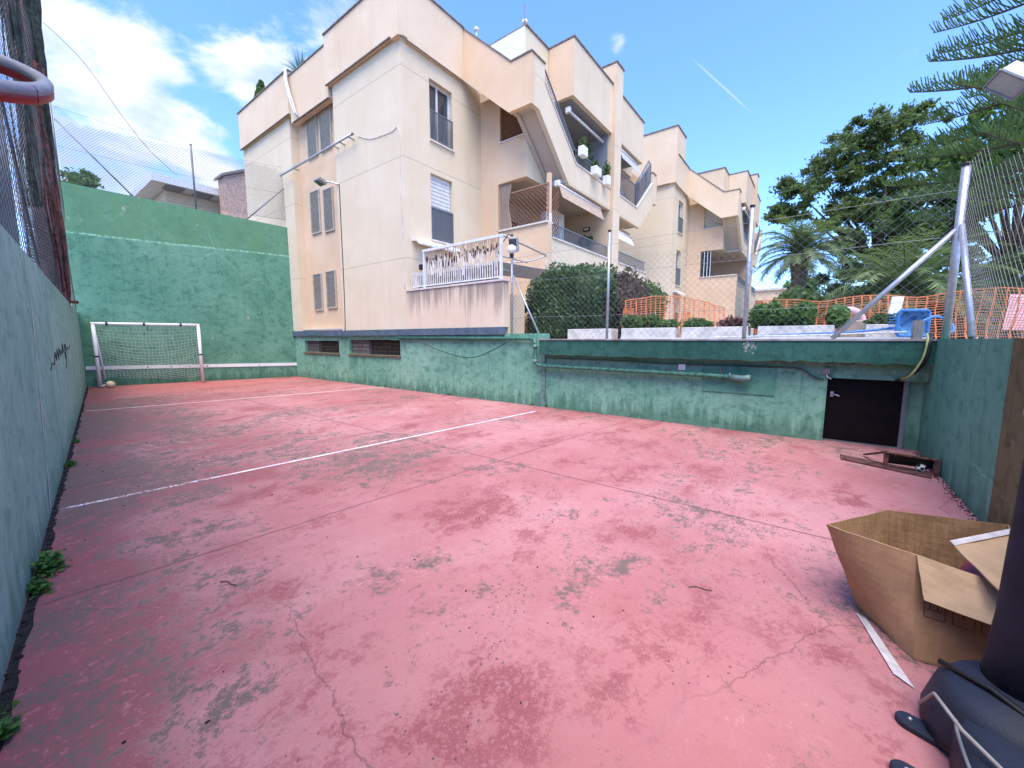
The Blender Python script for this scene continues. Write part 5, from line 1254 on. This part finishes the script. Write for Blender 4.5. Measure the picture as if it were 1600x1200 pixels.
# Norfolk pine
def norfolk(x, y, z0, H, lab, seed):
    g = random.Random(seed); rt = root('norfolk_pine', lab, 'pine tree', (x, y, z0)); wood = MB(); Q = []
    wood.tube([(x, y, z0), (x, y, z0 + H * .6), (x, y, z0 + H)], [.42, .3, .08], 10)
    tiers = 14
    for ti in range(tiers):
        z = z0 + 7.6 + ti * 1.12; Lb = 7.2 * (1 - .03 * ti) * g.uniform(.85, 1.05); nb = 7
        for b in range(nb):
            az = ti * .7 + b * 2 * math.pi / nb + g.uniform(-.15, .15); h = Vector((math.cos(az), math.sin(az), 0)); side = Vector((-h.y, h.x, 0))
            if h.x * RX + h.y * RY > .5: continue
            L = Lb * g.uniform(.8, 1.08); pts = []; N = 14
            for k in range(N + 1):
                t = k / N; pts.append(Vector((x, y, z)) + h * L * t + side * .15 * math.sin(t * 3) + Vector((0, 0, -.45 * math.sin(t * 2.2) + .5 * t * t)))
            wood.tube(pts, [.06 * (1 - .85 * k / N) + .008 for k in range(N + 1)], 5)
            m_ = int(L * .80 / .10)
            for j in range(m_):
                t = .22 + .78 * j / m_; f = t * N; k = min(N - 1, int(f)); a = pts[k].lerp(pts[k + 1], f - k); fw = (pts[k + 1] - pts[k]).normalized()
                for sg in (-1, 1):
                    ll = (.80 * math.sin(min(1, (1 - t) * 2.3 + .18) * 1.57) + .14) * g.uniform(.75, 1.1)
                    d = (side * sg * g.uniform(.25, .75) + fw * .5 + Vector((0, 0, g.uniform(.45, 1.0)))).normalized(); c = a + d * ll * .5 + Vector((0, 0, -.03)); e = a + d * ll + Vector((0, 0, .06))
                    for (p, q) in ((a, c), (c, e)):
                        dd = (q - p).normalized(); s1 = dd.cross(Vector((0, 0, 1))); s1 = s1.normalized() * .022 if s1.length > .01 else Vector((.022, 0, 0)); s2 = dd.cross(s1).normalized() * .022
                        Q.append([p - s1, q - s1 * .8, q + s1 * .8, p + s1]); Q.append([p - s2, q - s2 * .8, q + s2 * .8, p + s2])
    wood.build('trunk', M['bark'], rt, smooth=True); MB().quads_np(np.array([[list(v) for v in q] for q in Q])).build('crown', M['l_pine'], rt)
norfolk(26.4, -8.2, 0, 22, 'tall tiered pine at the right edge with level branches and upturned twigs', 31)

r = root('house', 'low beige building far away beyond the palm trunk', 'house', (72, 4, 0))
MB().box(70, 80, 1.5, 9.0, -.05, 8.6).build('wall', M['wallO'], r); MB().box(69.7, 80.3, 1.2, 9.3, 8.6, 8.9).build('roof', M['capL'], r)
for k in range(3): MB().box(69.96, 69.99, 2.4 + 2.2 * k, 3.4 + 2.2 * k, 5.6, 7.2).build('window', M['glass'], r)
r = root('house', 'distant house with dark red hipped roof at the far right edge', 'house', (45, -14, 0))
MB().box(38, 47, -16, -10.0, -.05, 4.4).build('wall', M['brick'], r)
mb = MB(); mb.add([(37.6, -16.4, 4.4), (47.4, -16.4, 4.4), (47.4, -9.6, 4.4), (37.6, -9.6, 4.4), (41, -13, 6.6), (44, -13, 6.6)], [(0, 1, 5, 4), (1, 2, 5), (2, 3, 4, 5), (3, 0, 4), (0, 3, 2, 1)]); mb.build('roof', M['brick'], r)
r = root('building', 'pale white building showing through the gap behind the corner fence post', 'building', (60, -14, 0))
MB().box(52, 66, -18, -6, -.05, 5.4).build('wall', M['white_metal'], r); MB().box(51.7, 66.3, -18.3, -5.7, 5.4, 5.7).build('roof', M['capL'], r)
for k in range(4): MB().box(51.96, 51.99, -8.2 - 2.4 * k, -7.2 - 2.4 * k, 3.2, 4.6).build('window', M['glass'], r)
# bare pollarded tree
g = random.Random(5); mb = MB(); rt = root('bare_tree', 'small bare knobbly branched tree behind the end wall fence', 'tree', (17.5, -4.7, 1.5))
def br(p, d, l, r_, dep):
    q = p + d * l; mb.tube([p, p + d * l * .5 + Vector((g.gauss(0, .05), g.gauss(0, .05), 0)), q], [r_, r_ * .8, r_ * .9], 5)
    if dep:
        for _ in range(3): br(q, (d + Vector((g.gauss(0, .6), g.gauss(0, .6), g.gauss(.2, .4)))).normalized(), l * .62, r_ * .6, dep - 1)
br(Vector((17.5, -4.7, 1.5)), Vector((0, 0, 1)), 1.1, .09, 4); mb.build('trunk', M['bark'], rt)
# hanging towel / bag
thing('towel', wavy((10.6, -2.55), (10.9, -2.85), 1.75, 2.35, .04, 2, None, ''), M['pink'], 'pale pink towel hanging behind the orange net at the right', 'towel', smooth=True)
thing('chair_frame', MB().tube([(10.2, -2.75, 1.5), (10.4, -2.9, 2.25), (10.55, -3.05, 1.5)], .03, 6), M['dirtywhite'], 'white A shaped leg frame behind the orange net near the right edge', 'frame')

# ================================================================== GOAL AND BALL
r = root('football_goal', 'small white tube football goal with net against the far green wall', 'goal', (3.3, 18.1, 0))
P1, P2 = Vector((2.05, 18.48, 0)), Vector((4.59, 17.70, 0)); gu = (P2 - P1).normalized(); gn = Vector((-gu.y, gu.x, 0)) * 1.0
H = 2.08; up = Vector((0, 0, 1)); B1, B2 = P1 + gn * .62 + gu * .05, P2 + gn * .62 - gu * .05
MB().tube([P1 + up * .03, P1 + up * H], .05, 10).build('post', M['white'], r, smooth=True)
MB().tube([P2 + up * .03, P2 + up * H], .05, 10).build('post', M['white'], r, smooth=True)
MB().tube([P1 + up * H - gu * .05, P2 + up * H + gu * .05], .05, 10).build('crossbar', M['white'], r, smooth=True)
mb = MB(); mb.tube([P1 + up * .04, B1 + up * .04], .035, 8); mb.tube([P2 + up * .04, B2 + up * .04], .035, 8); mb.tube([B1 + up * .04, B2 + up * .04], .035, 8)
mb.tube([B1 + up * .04, P1 + up * H], .028, 8); mb.tube([B2 + up * .04, P2 + up * H], .028, 8); mb.build('rear_frame', M['white'], r, smooth=True)
mb = MB()
for t in (.12, .46, .82): q = P1.lerp(P2, t) + up * H; mb.tube([q - gu * .03, q + gu * .03], .054, 10)
for Pp in (P1, P2): mb.tube([Pp + up * 1.0, Pp + up * 1.05], .054, 10)
mb.tube([P1.lerp(P2, .49) + up * (H - .04), P1.lerp(P2, .48) + up * (H - .2)], .012, 5); mb.build('tape_band', M['cable_black'], r)
mb = MB(); NU, NV = 26, 22; Gd = []
for i in range(NU + 1):
    row = []
    for j in range(NV + 1):
        s, t = i / NU, j / NV; a = P1.lerp(P2, s) + up * H; b = B1.lerp(B2, s) + up * .05; q = a.lerp(b, t)
        bul = math.sin(math.pi * s) * math.sin(math.pi * t); q = q + gn * .0 - up * .26 * bul + gu * .02 * math.sin(j * 1.1 + i) ; row.append(q)
    Gd.append(row)
for i in range(NU + 1): mb.tube(Gd[i], .0042, 3, cap=False)
for j in range(NV + 1): mb.tube([Gd[i][j] for i in range(NU + 1)], .0042, 3, cap=False)
for Pp, Bp in ((P1, B1), (P2, B2)):
    for k in range(1, 20):
        t = k / 20; top = Pp + up * (.05 + (H - .05) * (1 - t)); lim = (Pp + up * H).lerp(Bp + up * .05, t)
        mb.tube([top, top.lerp(lim, .5) - up * .02, lim], .0035, 3, cap=False)
mb.build('net', M['net'], r)
thing('ball', MB().ball((2.26, 18.20, .115), .115, 20, 14), M['ball'], 'cream ball on the court floor at the left goal post', 'ball', smooth=True)

# ================================================================== NEAR THE DOOR
r = root('door_mat', 'dark brown flat mat on the red floor in front of the black door', 'mat', (6.75, -.75, 0))
MB().prism([(6.98, -.36), (6.72, -.36), (6.40, -1.15), (6.68, -1.2)], .004, .018).build('mat', M['rust'], r)
r = root('metal_stand', 'rusty metal trestle frame with a dark plate beside the door', 'stand', (6.8, -1.0, 0))
for (x0, y0, x1, y1) in ((6.62, -.78, 7.1, -.62), (6.55, -1.21, 6.95, -1.20)):
    mb = MB(); mb.bar((x0, y0, 0), (x0 + .02, y0, .20), .045, .02); mb.bar((x0 + .02, y0, .20), (x1, y1, .03), .04, .018); mb.build('leg', M['rust'], r, label=None)
mb = MB(); mb.obox((6.66, -.99, .125), (.03, .0, -.07), (.01, -.21, .0), (.006, 0, .002)); mb.build('plate', M['cable_black'], r, bevel=.002)
mb = MB(); mb.bar((6.64, -.78, .195), (6.57, -1.21, .195), .02); mb.build('cross_rod', M['rust2'], r)
r = root('small_ball', 'tiny black and white ball lying under the rusty stand in the corner', 'ball', (6.65, -1.12, 0))
MB().ball((6.66, -1.10, .05), .05, 14, 10).build('skin', M['white'], r, smooth=True)
mb = MB()
for d in ((-1, 0, .2), (0, 1, .3), (-.5, .6, .8), (-.6, -.6, .3), (-.7, .4, -.4)):
    v = Vector(d).normalized(); c = Vector((6.66, -1.10, .05)) + v * .0505; a = v.cross(up).normalized(); b = v.cross(a)
    pv = [c + (a * math.cos(k * 1.2566) + b * math.sin(k * 1.2566)) * .02 for k in range(5)]; mb.add(pv, [(0, 1, 2, 3, 4)])
mb.build('patch', M['cable_black'], r)

# ================================================================== CARDBOARD BOX
r = root('cardboard_box', 'open battered brown cardboard box beside the navy covered stand', 'box', (3.05, -.6, 0))
T0, T1, T2, T3, T4 = [Vector(v) for v in ((2.93, -.12, .50), (2.79, -.48, .495), (2.84, -.93, .40), (3.42, -.43, .50), (3.58, -.98, .50))]
Bb0, Bb1, Bb2, Bb3, Bb4 = [Vector(v) for v in ((3.02, -.30, .005), (2.665, -.495, .005), (2.74, -.92, .005), (3.40, -.48, .005), (3.50, -.98, .005))]
def panel(mb, b0, b1, t1, t0, bulge=0., th=.006, nx=12, ny=12, seed=0, wr=.004, tuck=0):
    """curved cardboard panel with thickness"""
    g = random.Random(seed); nrm = (b1 - b0).cross(t0 - b0).normalized(); vs = []
    for side in (0, 1):
        for j in range(ny + 1):
            for i in range(nx + 1):
                s, t = i / nx, j / ny; q = b0.lerp(b1, s).lerp(t0.lerp(t1, s), t)
                q = q + nrm * (bulge * math.sin(math.pi * s) * math.sin(math.pi * min(1, t * .9 + .05)) + wr * math.sin(s * 9 + t * 5 + seed) * math.sin(t * 7 + s * 3) - side * th); vs.append(q)
    W_ = nx + 1; K = W_ * (ny + 1); fs = []
    for j in range(ny):
        for i in range(nx):
            a = j * W_ + i; fs.append((a, a + 1, a + W_ + 1, a + W_)); fs.append((K + a, K + a + W_, K + a + W_ + 1, K + a + 1))
    for i in range(nx): fs.append((i, K + i, K + i + 1, i + 1)); a = ny * W_ + i; fs.append((a, a + 1, K + a + 1, K + a))
    for j in range(ny): a = j * W_; fs.append((a, a + W_, K + a + W_, K + a)); a = j * W_ + nx; fs.append((a, K + a, K + a + W_, a + W_))
    mb.add(vs, fs); return mb
panel(MB(), Bb0, Bb1, T1, T0, .035, seed=1).build('side_panel', M['card'], r, smooth=False, label='bulging light brown panel facing left')
panel(MB(), Bb1, Bb2, T2, T1, .012, seed=2).build('side_panel', M['card'], r)
panel(MB(), Bb3, Bb0, T0, T3, .0, seed=3).build('side_panel', M['cardin'], r)
panel(MB(), Bb4, Bb3, T3, T4, .0, seed=4, wr=.006).build('side_panel', M['cardin'], r)
panel(MB(), Bb2, Bb4, T4, T2, .0, seed=5).build('side_panel', M['cardin'], r)
MB().add([Bb0 + up * .01, Bb1 + up * .01, Bb2 + up * .01, Bb4 + up * .01, Bb3 + up * .01], [(0, 1, 2, 3, 4)]).build('bottom_panel', M['cardin'], r)
panel(MB(), T1 + Vector((-.005, 0, .006)), T2 + Vector((-.005, 0, .004)), Vector((2.58, -.80, .325)), Vector((2.655, -.50, .33)), .012, seed=6, ny=6).build('flap', M['cardflap'], r)
panel(MB(), T4 + Vector((-.05, -.02, 0)), T2 + Vector((.02, 0, .01)), Vector((2.62, -.74, .46)), Vector((3.03, -.64, .515)), .01, seed=7, ny=6).build('flap', M['cardflap'], r, label='lighter inner flap edged with tape')
e0, e1 = Vector((3.03, -.64, .522)), T4 + Vector((-.05, -.02, .008)); dd = (e1 - e0).normalized(); sd = (Vector((2.62, -.74, .46)) - Vector((3.03, -.64, .515))).normalized()
MB().obox((e0 + e1) / 2 + sd * .02, (e1 - e0) / 2, sd * .022, (0, 0, .0015)).build('tape', M['tape'], r)
# printed handling marks on the front right panel
fn = (Bb2 - Bb1).cross(T1 - Bb1).normalized(); fu = (Bb2 - Bb1).normalized(); fv = (T1 - Bb1).normalized()
def fp(s, t): return Bb1.lerp(Bb2, s).lerp(T1.lerp(T2, s), t) + fn * (.012 * math.sin(math.pi * s) * math.sin(math.pi * min(1, t * .9 + .05)) + .004 * math.sin(s * 9 + t * 5 + 2) * math.sin(t * 7 + s * 3) + .003)
mb = MB()
def st(a, b, w=.0022): mb.bar(fp(*a), fp(*b), w, .001, up=fn)
for s0 in (.07, .30, .52):
    s1 = s0 + .17; t0_, t1_ = .44, .62
    for a, b in (((s0, t0_), (s1, t0_)), ((s1, t0_), (s1, t1_)), ((s1, t1_), (s0, t1_)), ((s0, t1_), (s0, t0_))): st(a, b)
for sx in (.12, .18):
    st((sx, .53), (sx, .63), .003); st((sx, .63), (sx - .02, .60), .003); st((sx, .63), (sx + .02, .60), .003)
st((.09, .52), (.22, .52), .003)
for k in range(8):
    a0, a1 = math.pi * k / 8, math.pi * (k + 1) / 8; st((.385 + .055 * math.cos(a0), .58 + .045 * math.sin(a0)), (.385 + .055 * math.cos(a1), .58 + .045 * math.sin(a1)), .006)
st((.385, .52), (.385, .60), .003); st((.33, .585), (.44, .585), .006)
st((.57, .62), (.60, .57), .003); st((.64, .62), (.61, .57), .003); st((.605, .57), (.605, .53), .003); st((.58, .53), (.63, .53), .003)
mb.build('printed_marks', M['ink'], r)
mb = MB()
for s in (.74, .80): mb.obox(fp(s, .33), fu * .018, fv * .13, fn * .0008)
mb.build('tape', M['tape'], r)
r = root('red_packet', 'red and dark packaging scrap inside the cardboard box', 'packaging', (3.1, -.75, .1))
MB().obox((3.12, -.80, .30), (.12, -.06, .03), (.04, .09, 0), (0, 0, .02)).build('sleeve', M['red'], r, bevel=.004); MB().obox((3.14, -.72, .24), (.15, .02, 0), (.02, .12, 0), (0, 0, .02)).build('foam', M['cable_black'], r)
thing('tape_strip', panel(MB(), Vector((2.93, -.29, .006)), Vector((2.90, -.335, .006)), Vector((2.43, -.465, .006)), Vector((2.48, -.400, .008)), 0, .002, 4, 14, 3, .0015), M['tape'], 'strip of clear packing tape lying on the red floor by the box', 'tape')
# ================================================================== NAVY COVERED STAND
r = root('pole_stand', 'navy covered pole standing on a dark wheeled base at the bottom right corner', 'stand', (2.3, -.76, 0))
mb = MB(); mb.tube([(2.33, -.765, .16), (2.33, -.765, .5), (2.32, -.77, 1.2), (2.31, -.775, 2.6)], [.15, .125, .118, .115], 20); mb.build('padded_pole', M['navy'], r, smooth=True)
mb = MB(); mb.lathe([(0, .26), (.20, .25), (.24, .20), (.27, .08), (.27, .03), (0, .03)], (2.23, -.72, 0), 24)
mb.build('base_hub', M['navy_pl'], r, smooth=True)
mb = MB(); out = []
for k in range(60):
    a = k / 60 * 2 * math.pi; ca, sa = math.cos(a), math.sin(a); rr_ = (abs(ca) ** 3.2 + abs(sa) ** 3.2) ** (-1 / 3.2); out.append((1.93 + .36 * rr_ * ca * .9, -.80 + .30 * rr_ * sa))
n = len(out)
vs = [(x, y, .02) for x, y in out] + [(x, y, .15) for x, y in out] + [((x - 1.93) * .92 + 1.93, (y + .80) * .9 - .80, .20) for x, y in out] + [((x - 1.93) * .6 + 1.93, (y + .80) * .55 - .80, .215) for x, y in out]
mb.add(vs, [tuple(range(n - 1, -1, -1)), tuple(range(3 * n, 4 * n))] + [(j * n + k, j * n + (k + 1) % n, (j + 1) * n + (k + 1) % n, (j + 1) * n + k) for j in range(3) for k in range(n)])
mb.build('water_tank', M['navy_pl'], r, smooth=True)
rp = [(x * 1.0, y * 1.0, .165) for x, y in out] ; mb = MB(); mb.tube([Vector((1.93 + (x - 1.93) * .99, -.80 + (y + .80) * .98, .165)) for x, y, _ in rp] + [Vector((1.93 + (rp[0][0] - 1.93) * .99, -.80 + (rp[0][1] + .80) * .98, .165))], .006, 6); mb.build('rim', M['rail'], r, smooth=True)
for cx, cy, ang in ((2.18, -.415, -1.9), (1.90, -.37, -1.75)):
    mb = MB(); u_ = Vector((math.cos(ang), math.sin(ang), 0)); v_ = Vector((-u_.y, u_.x, 0)); pts = []
    for k in range(20):
        a = k / 20 * 2 * math.pi; pts.append(Vector((cx, cy, 0)) + u_ * (math.cos(a) * .045 + (.12 if math.cos(a) > 0 else 0)) + v_ * math.sin(a) * .04)
    n = 20; mb.add([p + up * .004 for p in pts] + [p + up * .022 for p in pts] + [p * .9 + Vector((cx, cy, 0)) * .1 + up * .028 for p in pts],
                   [tuple(range(n - 1, -1, -1)), tuple(range(2 * n, 3 * n))] + [(j * n + k, j * n + (k + 1) % n, (j + 1) * n + (k + 1) % n, (j + 1) * n + k) for j in range(2) for k in range(n)])
    f = mb.build('foot', M['navy_pl'], r); MB().ball((cx, cy, .030), .008, 8, 6).build('screw', M['galv'], f, smooth=True)
MB().tube([(2.30, -.50, .255), (2.2, -.62, .27), (2.05, -.78, .235), (2.0, -.95, .225)], .012, 6).build('strap', M['cable_black'], r, smooth=True)
MB().tube([(2.20, -.44, .10), (2.12, -.46, .22), (1.95, -.50, .232), (1.75, -.62, .228), (1.6, -.8, .22)], .007, 6).build('cord', M['grey_box'], r, smooth=True)

# ================================================================== HOOP (top left) AND FLOODLIGHT (top right)
r = root('basketball_hoop', 'padded red hoop rim with grey top, bracketed to the left fence at the upper left', 'hoop', (.05, 2.2, 2.5))
Rv = Vector((.607, -.794, 0)); vd = Vector((.042, .931, .363)).normalized(); Uv = Rv.cross(vd).normalized()
e1 = (Rv * .93 - Uv * .37 + vd * .12).normalized(); tip = Vector((.172, 2.35, 2.50))
e2 = (vd * .985 + Uv * .24); e2 = (e2 - e1 * e2.dot(e1)).normalized(); n3 = e1.cross(e2).normalized()
if n3.z < 0: n3 = -n3
cen = tip - e1 * .23
ringp = [cen + (e1 * math.cos(a) * .23 + e2 * math.sin(a) * .23) for a in [2 * math.pi * k / 40 for k in range(41)]]
MB().tube([p + n3 * .004 for p in ringp], .023, 10, cap=False).build('padding', M['padgrey'], r, smooth=True)
MB().tube([p - n3 * .022 for p in ringp], .022, 8, cap=False).build('rim', M['red'], r, smooth=True)
mb = MB(); bk = ringp[20]; w_ = Vector((LW(2.0) - .06, bk.y, bk.z)); mb.bar(bk, w_, .05, .03); mb.bar(ringp[17], w_ + Vector((0, .15, -.2)), .03); mb.bar(ringp[23], w_ + Vector((0, -.15, -.2)), .03); mb.build('bracket', M['rust'], r)
MB().obox(w_ + Vector((-.02, 0, .1)), (.012, 0, 0), (0, .35, 0), (0, 0, .3)).build('backboard', M['dirtywhite'], r)
rt = root('fence_post', 'grey post carrying the hoop on the left wall, outside the picture edge', 'fence post', (LW(2.0) - .12, 2.0, 2.45))
MB().box(LW(2.0) - .16, LW(2.0) - .10, bk.y - .03, bk.y + .03, 2.45, 3.1).build('pole', M['rail'], rt)
r = root('floodlight', 'weathered beige square floodlight hanging at the upper right among the pine branches', 'floodlight', (6.5, -1.35, 4.2))
c = Vector((6.44, -1.36, 4.16)); vw = (c - Vector((0, 0, 1.6))).normalized(); R2 = vw.cross(Vector((0, 0, 1))).normalized(); U2 = R2.cross(vw)
fwd = (-vw * .72 - R2 * .42 - U2 * .40).normalized(); sx = R2 * .75 - U2 * .66; sx = (sx - fwd * sx.dot(fwd)).normalized(); sy = fwd.cross(sx).normalized()
mb = MB(); a, b = .140, .10
v1 = [c + sx * i * a + sy * j * b + fwd * .05 for i, j in ((-1, -1), (1, -1), (1, 1), (-1, 1))]; v2 = [c + sx * i * a * .75 + sy * j * b * .75 - fwd * .13 for i, j in ((-1, -1), (1, -1), (1, 1), (-1, 1))]
mb.add(v1 + v2, [(0, 1, 2, 3), (7, 6, 5, 4), (0, 4, 5, 1), (1, 5, 6, 2), (2, 6, 7, 3), (3, 7, 4, 0)]); mb.build('housing', M['dirtywhite'], r, bevel=.008)
mb = MB()
for p, q in zip(v1, v1[1:] + v1[:1]): mb.bar(p + fwd * .004, q + fwd * .004, .018)
mb.build('frame', M['rail'], r)
MB().obox(c + fwd * .052, sx * a * .86, sy * b * .84, fwd * .003).build('glass', M['lamp_glass'], r)
MB().tube([c - fwd * .10, c + Vector((.1, -.15, .08)), (6.2, -1.9, 4.25)], .022, 8).build('arm', M['rust'], r, smooth=True)
post(6.2, -1.92, 1.5, 6.0, 'tall lamp post just outside the right edge carrying the floodlight', None, .05) if False else None
rt = root('lamp_post', 'tall steel post behind the end wall carrying the beige floodlight', 'post', (6.2, -1.92, 0))
MB().tube([(6.2, -1.92, 0), (6.2, -1.92, 4.4)], .05, 10).build('pole', M['galv'], rt, smooth=True)

# ================================================================== WEEDS
def weed(x, y, n, R_, size, lab, z=0, broad=False, seed=1):
    g = np.random.default_rng(seed); gr = random.Random(seed); rt = root('weed', lab, 'plant', (x, y, z)); st_ = MB(); Q = []
    for _ in range(n):
        a = gr.uniform(-1.9, 1.3); el = gr.uniform(.15, 1.3); l = R_ * gr.uniform(.4, 1); d = Vector((math.cos(a) * math.cos(el), math.sin(a) * math.cos(el), math.sin(el))); b = Vector((x, y, z)) + Vector((gr.uniform(0, .03), gr.uniform(-.1, .1) * (R_ / .2), 0)); e = b + d * l
        st_.tube([b, b + d * l * .5 + Vector((0, 0, .01)), e], [.003, .0025, .0015], 4)
        for k in range(4 if not broad else 3):
            p = b.lerp(e, .35 + .22 * k); q = Vector((gr.gauss(0, 1), gr.gauss(0, 1), gr.gauss(.2, .4))).normalized(); s = q.cross(Vector((0, 0, 1)) + Vector((gr.gauss(0, .3), gr.gauss(0, .3), 0))).normalized(); sz = size * gr.uniform(.6, 1.2)
            up_ = q.cross(s).normalized() * sz * .12
            Q.append([p, p + q * sz * .5 + s * sz * .42 + up_, p + q * sz, p + q * sz * .5 - s * sz * .42 + up_])
    st_.build('stems', M['l_weed'], rt); MB().quads_np(np.array([[list(v) for v in q] for q in Q])).build('leaves', M['l_weed'], rt)
weed(LW(4.2) + .02, 4.15, 110, .14, .036, 'leafy green weed growing at the foot of the left wall, halfway up the photo edge', seed=4)
weed(LW(3.85) + .02, 3.85, 40, .10, .032, 'smaller green weed next to the leafy one at the left wall', seed=6)
weed(LW(2.5) + .01, 2.52, 16, .12, .05, 'broad leaved weed in the bottom left corner by the wall', seed=5, broad=True)
for i, y in enumerate((5.0, 5.35, 9.6, 11.2, 11.6, 8.2)):
    rt = weed(7.76, y, 14, .09, .03, ['tuft of weeds at the foot of the long wall near the white line', 'tiny weed where the drain pipe wall joint meets the floor', 'small weed below the right barred opening', 'small weed tuft left of the faint court line end', 'tiny weed at the end of the faint far court line', 'weed at the foot of the long wall between opening and pipe'][i], seed=20 + i)
weed(LW(9) + .02, 9.0, 40, .08, .03, 'thin row of tiny weeds along the middle of the left wall', seed=31)
weed(LW(7.4) + .02, 7.4, 50, .09, .03, 'small moss like weeds at the left wall near the scrawl', seed=32)
for x, y, lab in ((.78, 3.02, 'dry twig and curled leaf on the red floor at the lower left'), (2.6, .55, 'curved dark twig lying on the red floor left of the box')):
    thing('twig', MB().tube([(x, y, .006), (x + .03, y - .04, .010), (x + .035, y - .09, .006), (x + .05, y - .13, .007)], .0035, 5), M['bark'], lab, 'twig')

# ================================================================== WORLD, SUN, CAMERA
SUN_EL, SUN_AZ = rad(67), math.atan2(-.78, -.62)      # sun stands over the left wall, slightly to the far side
w = bpy.data.worlds.new('World'); S.world = w; w.use_nodes = True; nt = NT(w.node_tree); bg = w.node_tree.nodes['Background']
sky = nt.n('ShaderNodeTexSky', sky_type='NISHITA', sun_disc=False, sun_elevation=SUN_EL, sun_rotation=SUN_AZ, air_density=1.0, dust_density=.15, ozone_density=2.2, altitude=60)
d = nt.n('ShaderNodeTexCoord').outputs['Generated']; sp = nt.n('ShaderNodeSeparateXYZ', {0: d}); zc = nt.math('ADD', nt.math('MAXIMUM', sp.outputs[2], 0), .12)
pv = nt.n('ShaderNodeCombineXYZ', {0: nt.math('DIVIDE', sp.outputs[0], zc), 1: nt.math('DIVIDE', sp.outputs[1], zc), 2: 0.}).outputs[0]
mask = None
for (v, rd, s) in (((.124, .89, .439), .17, .72), ((.192, .89, .43), .09, .75), ((.15, .93, .33), .19, .85), ((.22, .915, .34), .14, .8), ((.285, .905, .30), .11, .75), ((.10, .95, .22), .4, .62), ((.36, .86, .30), .12, .7), ((.283, .825, .49), .10, .62), ((.345, .81, .475), .12, .72), ((.398, .777, .488), .09, .6), ((.42, .721, .551), .13, .62), ((.763, .341, .549), .035, .55), ((.242, .824, .513), .08, .35), ((-.7, .4, .4), .6, .8), ((-.2, -.8, .6), .6, .7)):
    L = math.sqrt(sum(q * q for q in v)); nv = tuple(q / L for q in v)
    di = nt.n('ShaderNodeVectorMath', {0: d, 1: nv}, operation='DISTANCE').outputs['Value']
    k = nt.math('MULTIPLY', nt.ramp(di, rd * 1.25, rd * .15), s); mask = k if mask is None else nt.math('MAXIMUM', mask, k)
n1 = nt.noise(nt.scl(d, 1, 1, 1.8, (3.1, 7.7, 1.2)), 6.5, 6, .62, .35); n2 = nt.noise(d, 2.6, 2, .5)
cl = nt.ramp(nt.math('ADD', mask, nt.math('MULTIPLY', nt.math('SUBTRACT', n1, .5), 2.0)), .34, .80)
wsp = nt.math('MULTIPLY', nt.ramp(n2, .60, .85), .12)
shade = nt.ramp(nt.noise(nt.scl(d, 1, 1, 2.4, (3.12, 7.72, 1.32)), 5.2, 5, .55, .3), .40, .60)
ccol = nt.mix(shade, (1.75, 2.15, 3.1), (2.9, 3.05, 3.2))
lp = nt.mix(1.0, sky.outputs[0], (.64, .85, 1.34), blend='MULTIPLY')
ta, tb = Vector((0.8341, 0.2151, 0.5079)), Vector((0.8968, 0.1308, 0.4226))
ta.normalize(); tb.normalize(); tn = ta.cross(tb).normalized(); tm = (ta + tb).normalized()
tl = nt.ramp(nt.math('ABSOLUTE', nt.n('ShaderNodeVectorMath', {0: d, 1: tuple(tn)}, operation='DOT_PRODUCT').outputs['Value']), .0022, .0004)
tk = nt.ramp(nt.n('ShaderNodeVectorMath', {0: d, 1: tuple(tm)}, operation='DISTANCE').outputs['Value'], .085, .03)
lp = nt.mix(nt.math('MULTIPLY', nt.math('MULTIPLY', tl, tk), .35), lp, (2.6, 2.8, 3.1))
col = nt.mix(nt.math('MAXIMUM', nt.math('MULTIPLY', cl, .97), wsp), lp, ccol)
nt.put(bg.inputs[0], col); bg.inputs[1].default_value = .15

try: w.cycles.sampling_method = 'MANUAL'; w.cycles.sample_map_resolution = 512
except Exception: pass
sd = bpy.data.lights.new('sun', 'SUN'); sd.energy = 2.6; sd.angle = rad(55); sd.color = (1, .89, .73)
so = bpy.data.objects.new('sun', sd); COL.objects.link(so)
sdir = Vector((math.sin(SUN_AZ) * math.cos(SUN_EL), math.cos(SUN_AZ) * math.cos(SUN_EL), math.sin(SUN_EL)))
so.rotation_euler = sdir.to_track_quat('Z', 'Y').to_euler(); so.location = (0, 0, 30)

cd = bpy.data.cameras.new('camera'); cd.sensor_width = 36; cd.lens = 620 / 1600 * 36; cd.clip_start = .05; cd.clip_end = 3000
co = bpy.data.objects.new('camera', cd); COL.objects.link(co); co.location = (0, 0, 1.6)
co.rotation_euler = (rad(90) - math.atan(71 / 620), 0, rad(-52.6)); S.camera = co
S.view_settings.view_transform = 'Standard'; S.view_settings.look = 'None'; S.view_settings.exposure = 1.45; S.view_settings.gamma = 1
try: S.cycles.max_bounces = 5; S.cycles.transparent_max_bounces = 6; S.cycles.transmission_bounces = 2; S.cycles.glossy_bounces = 2; S.cycles.diffuse_bounces = 3
except Exception: pass
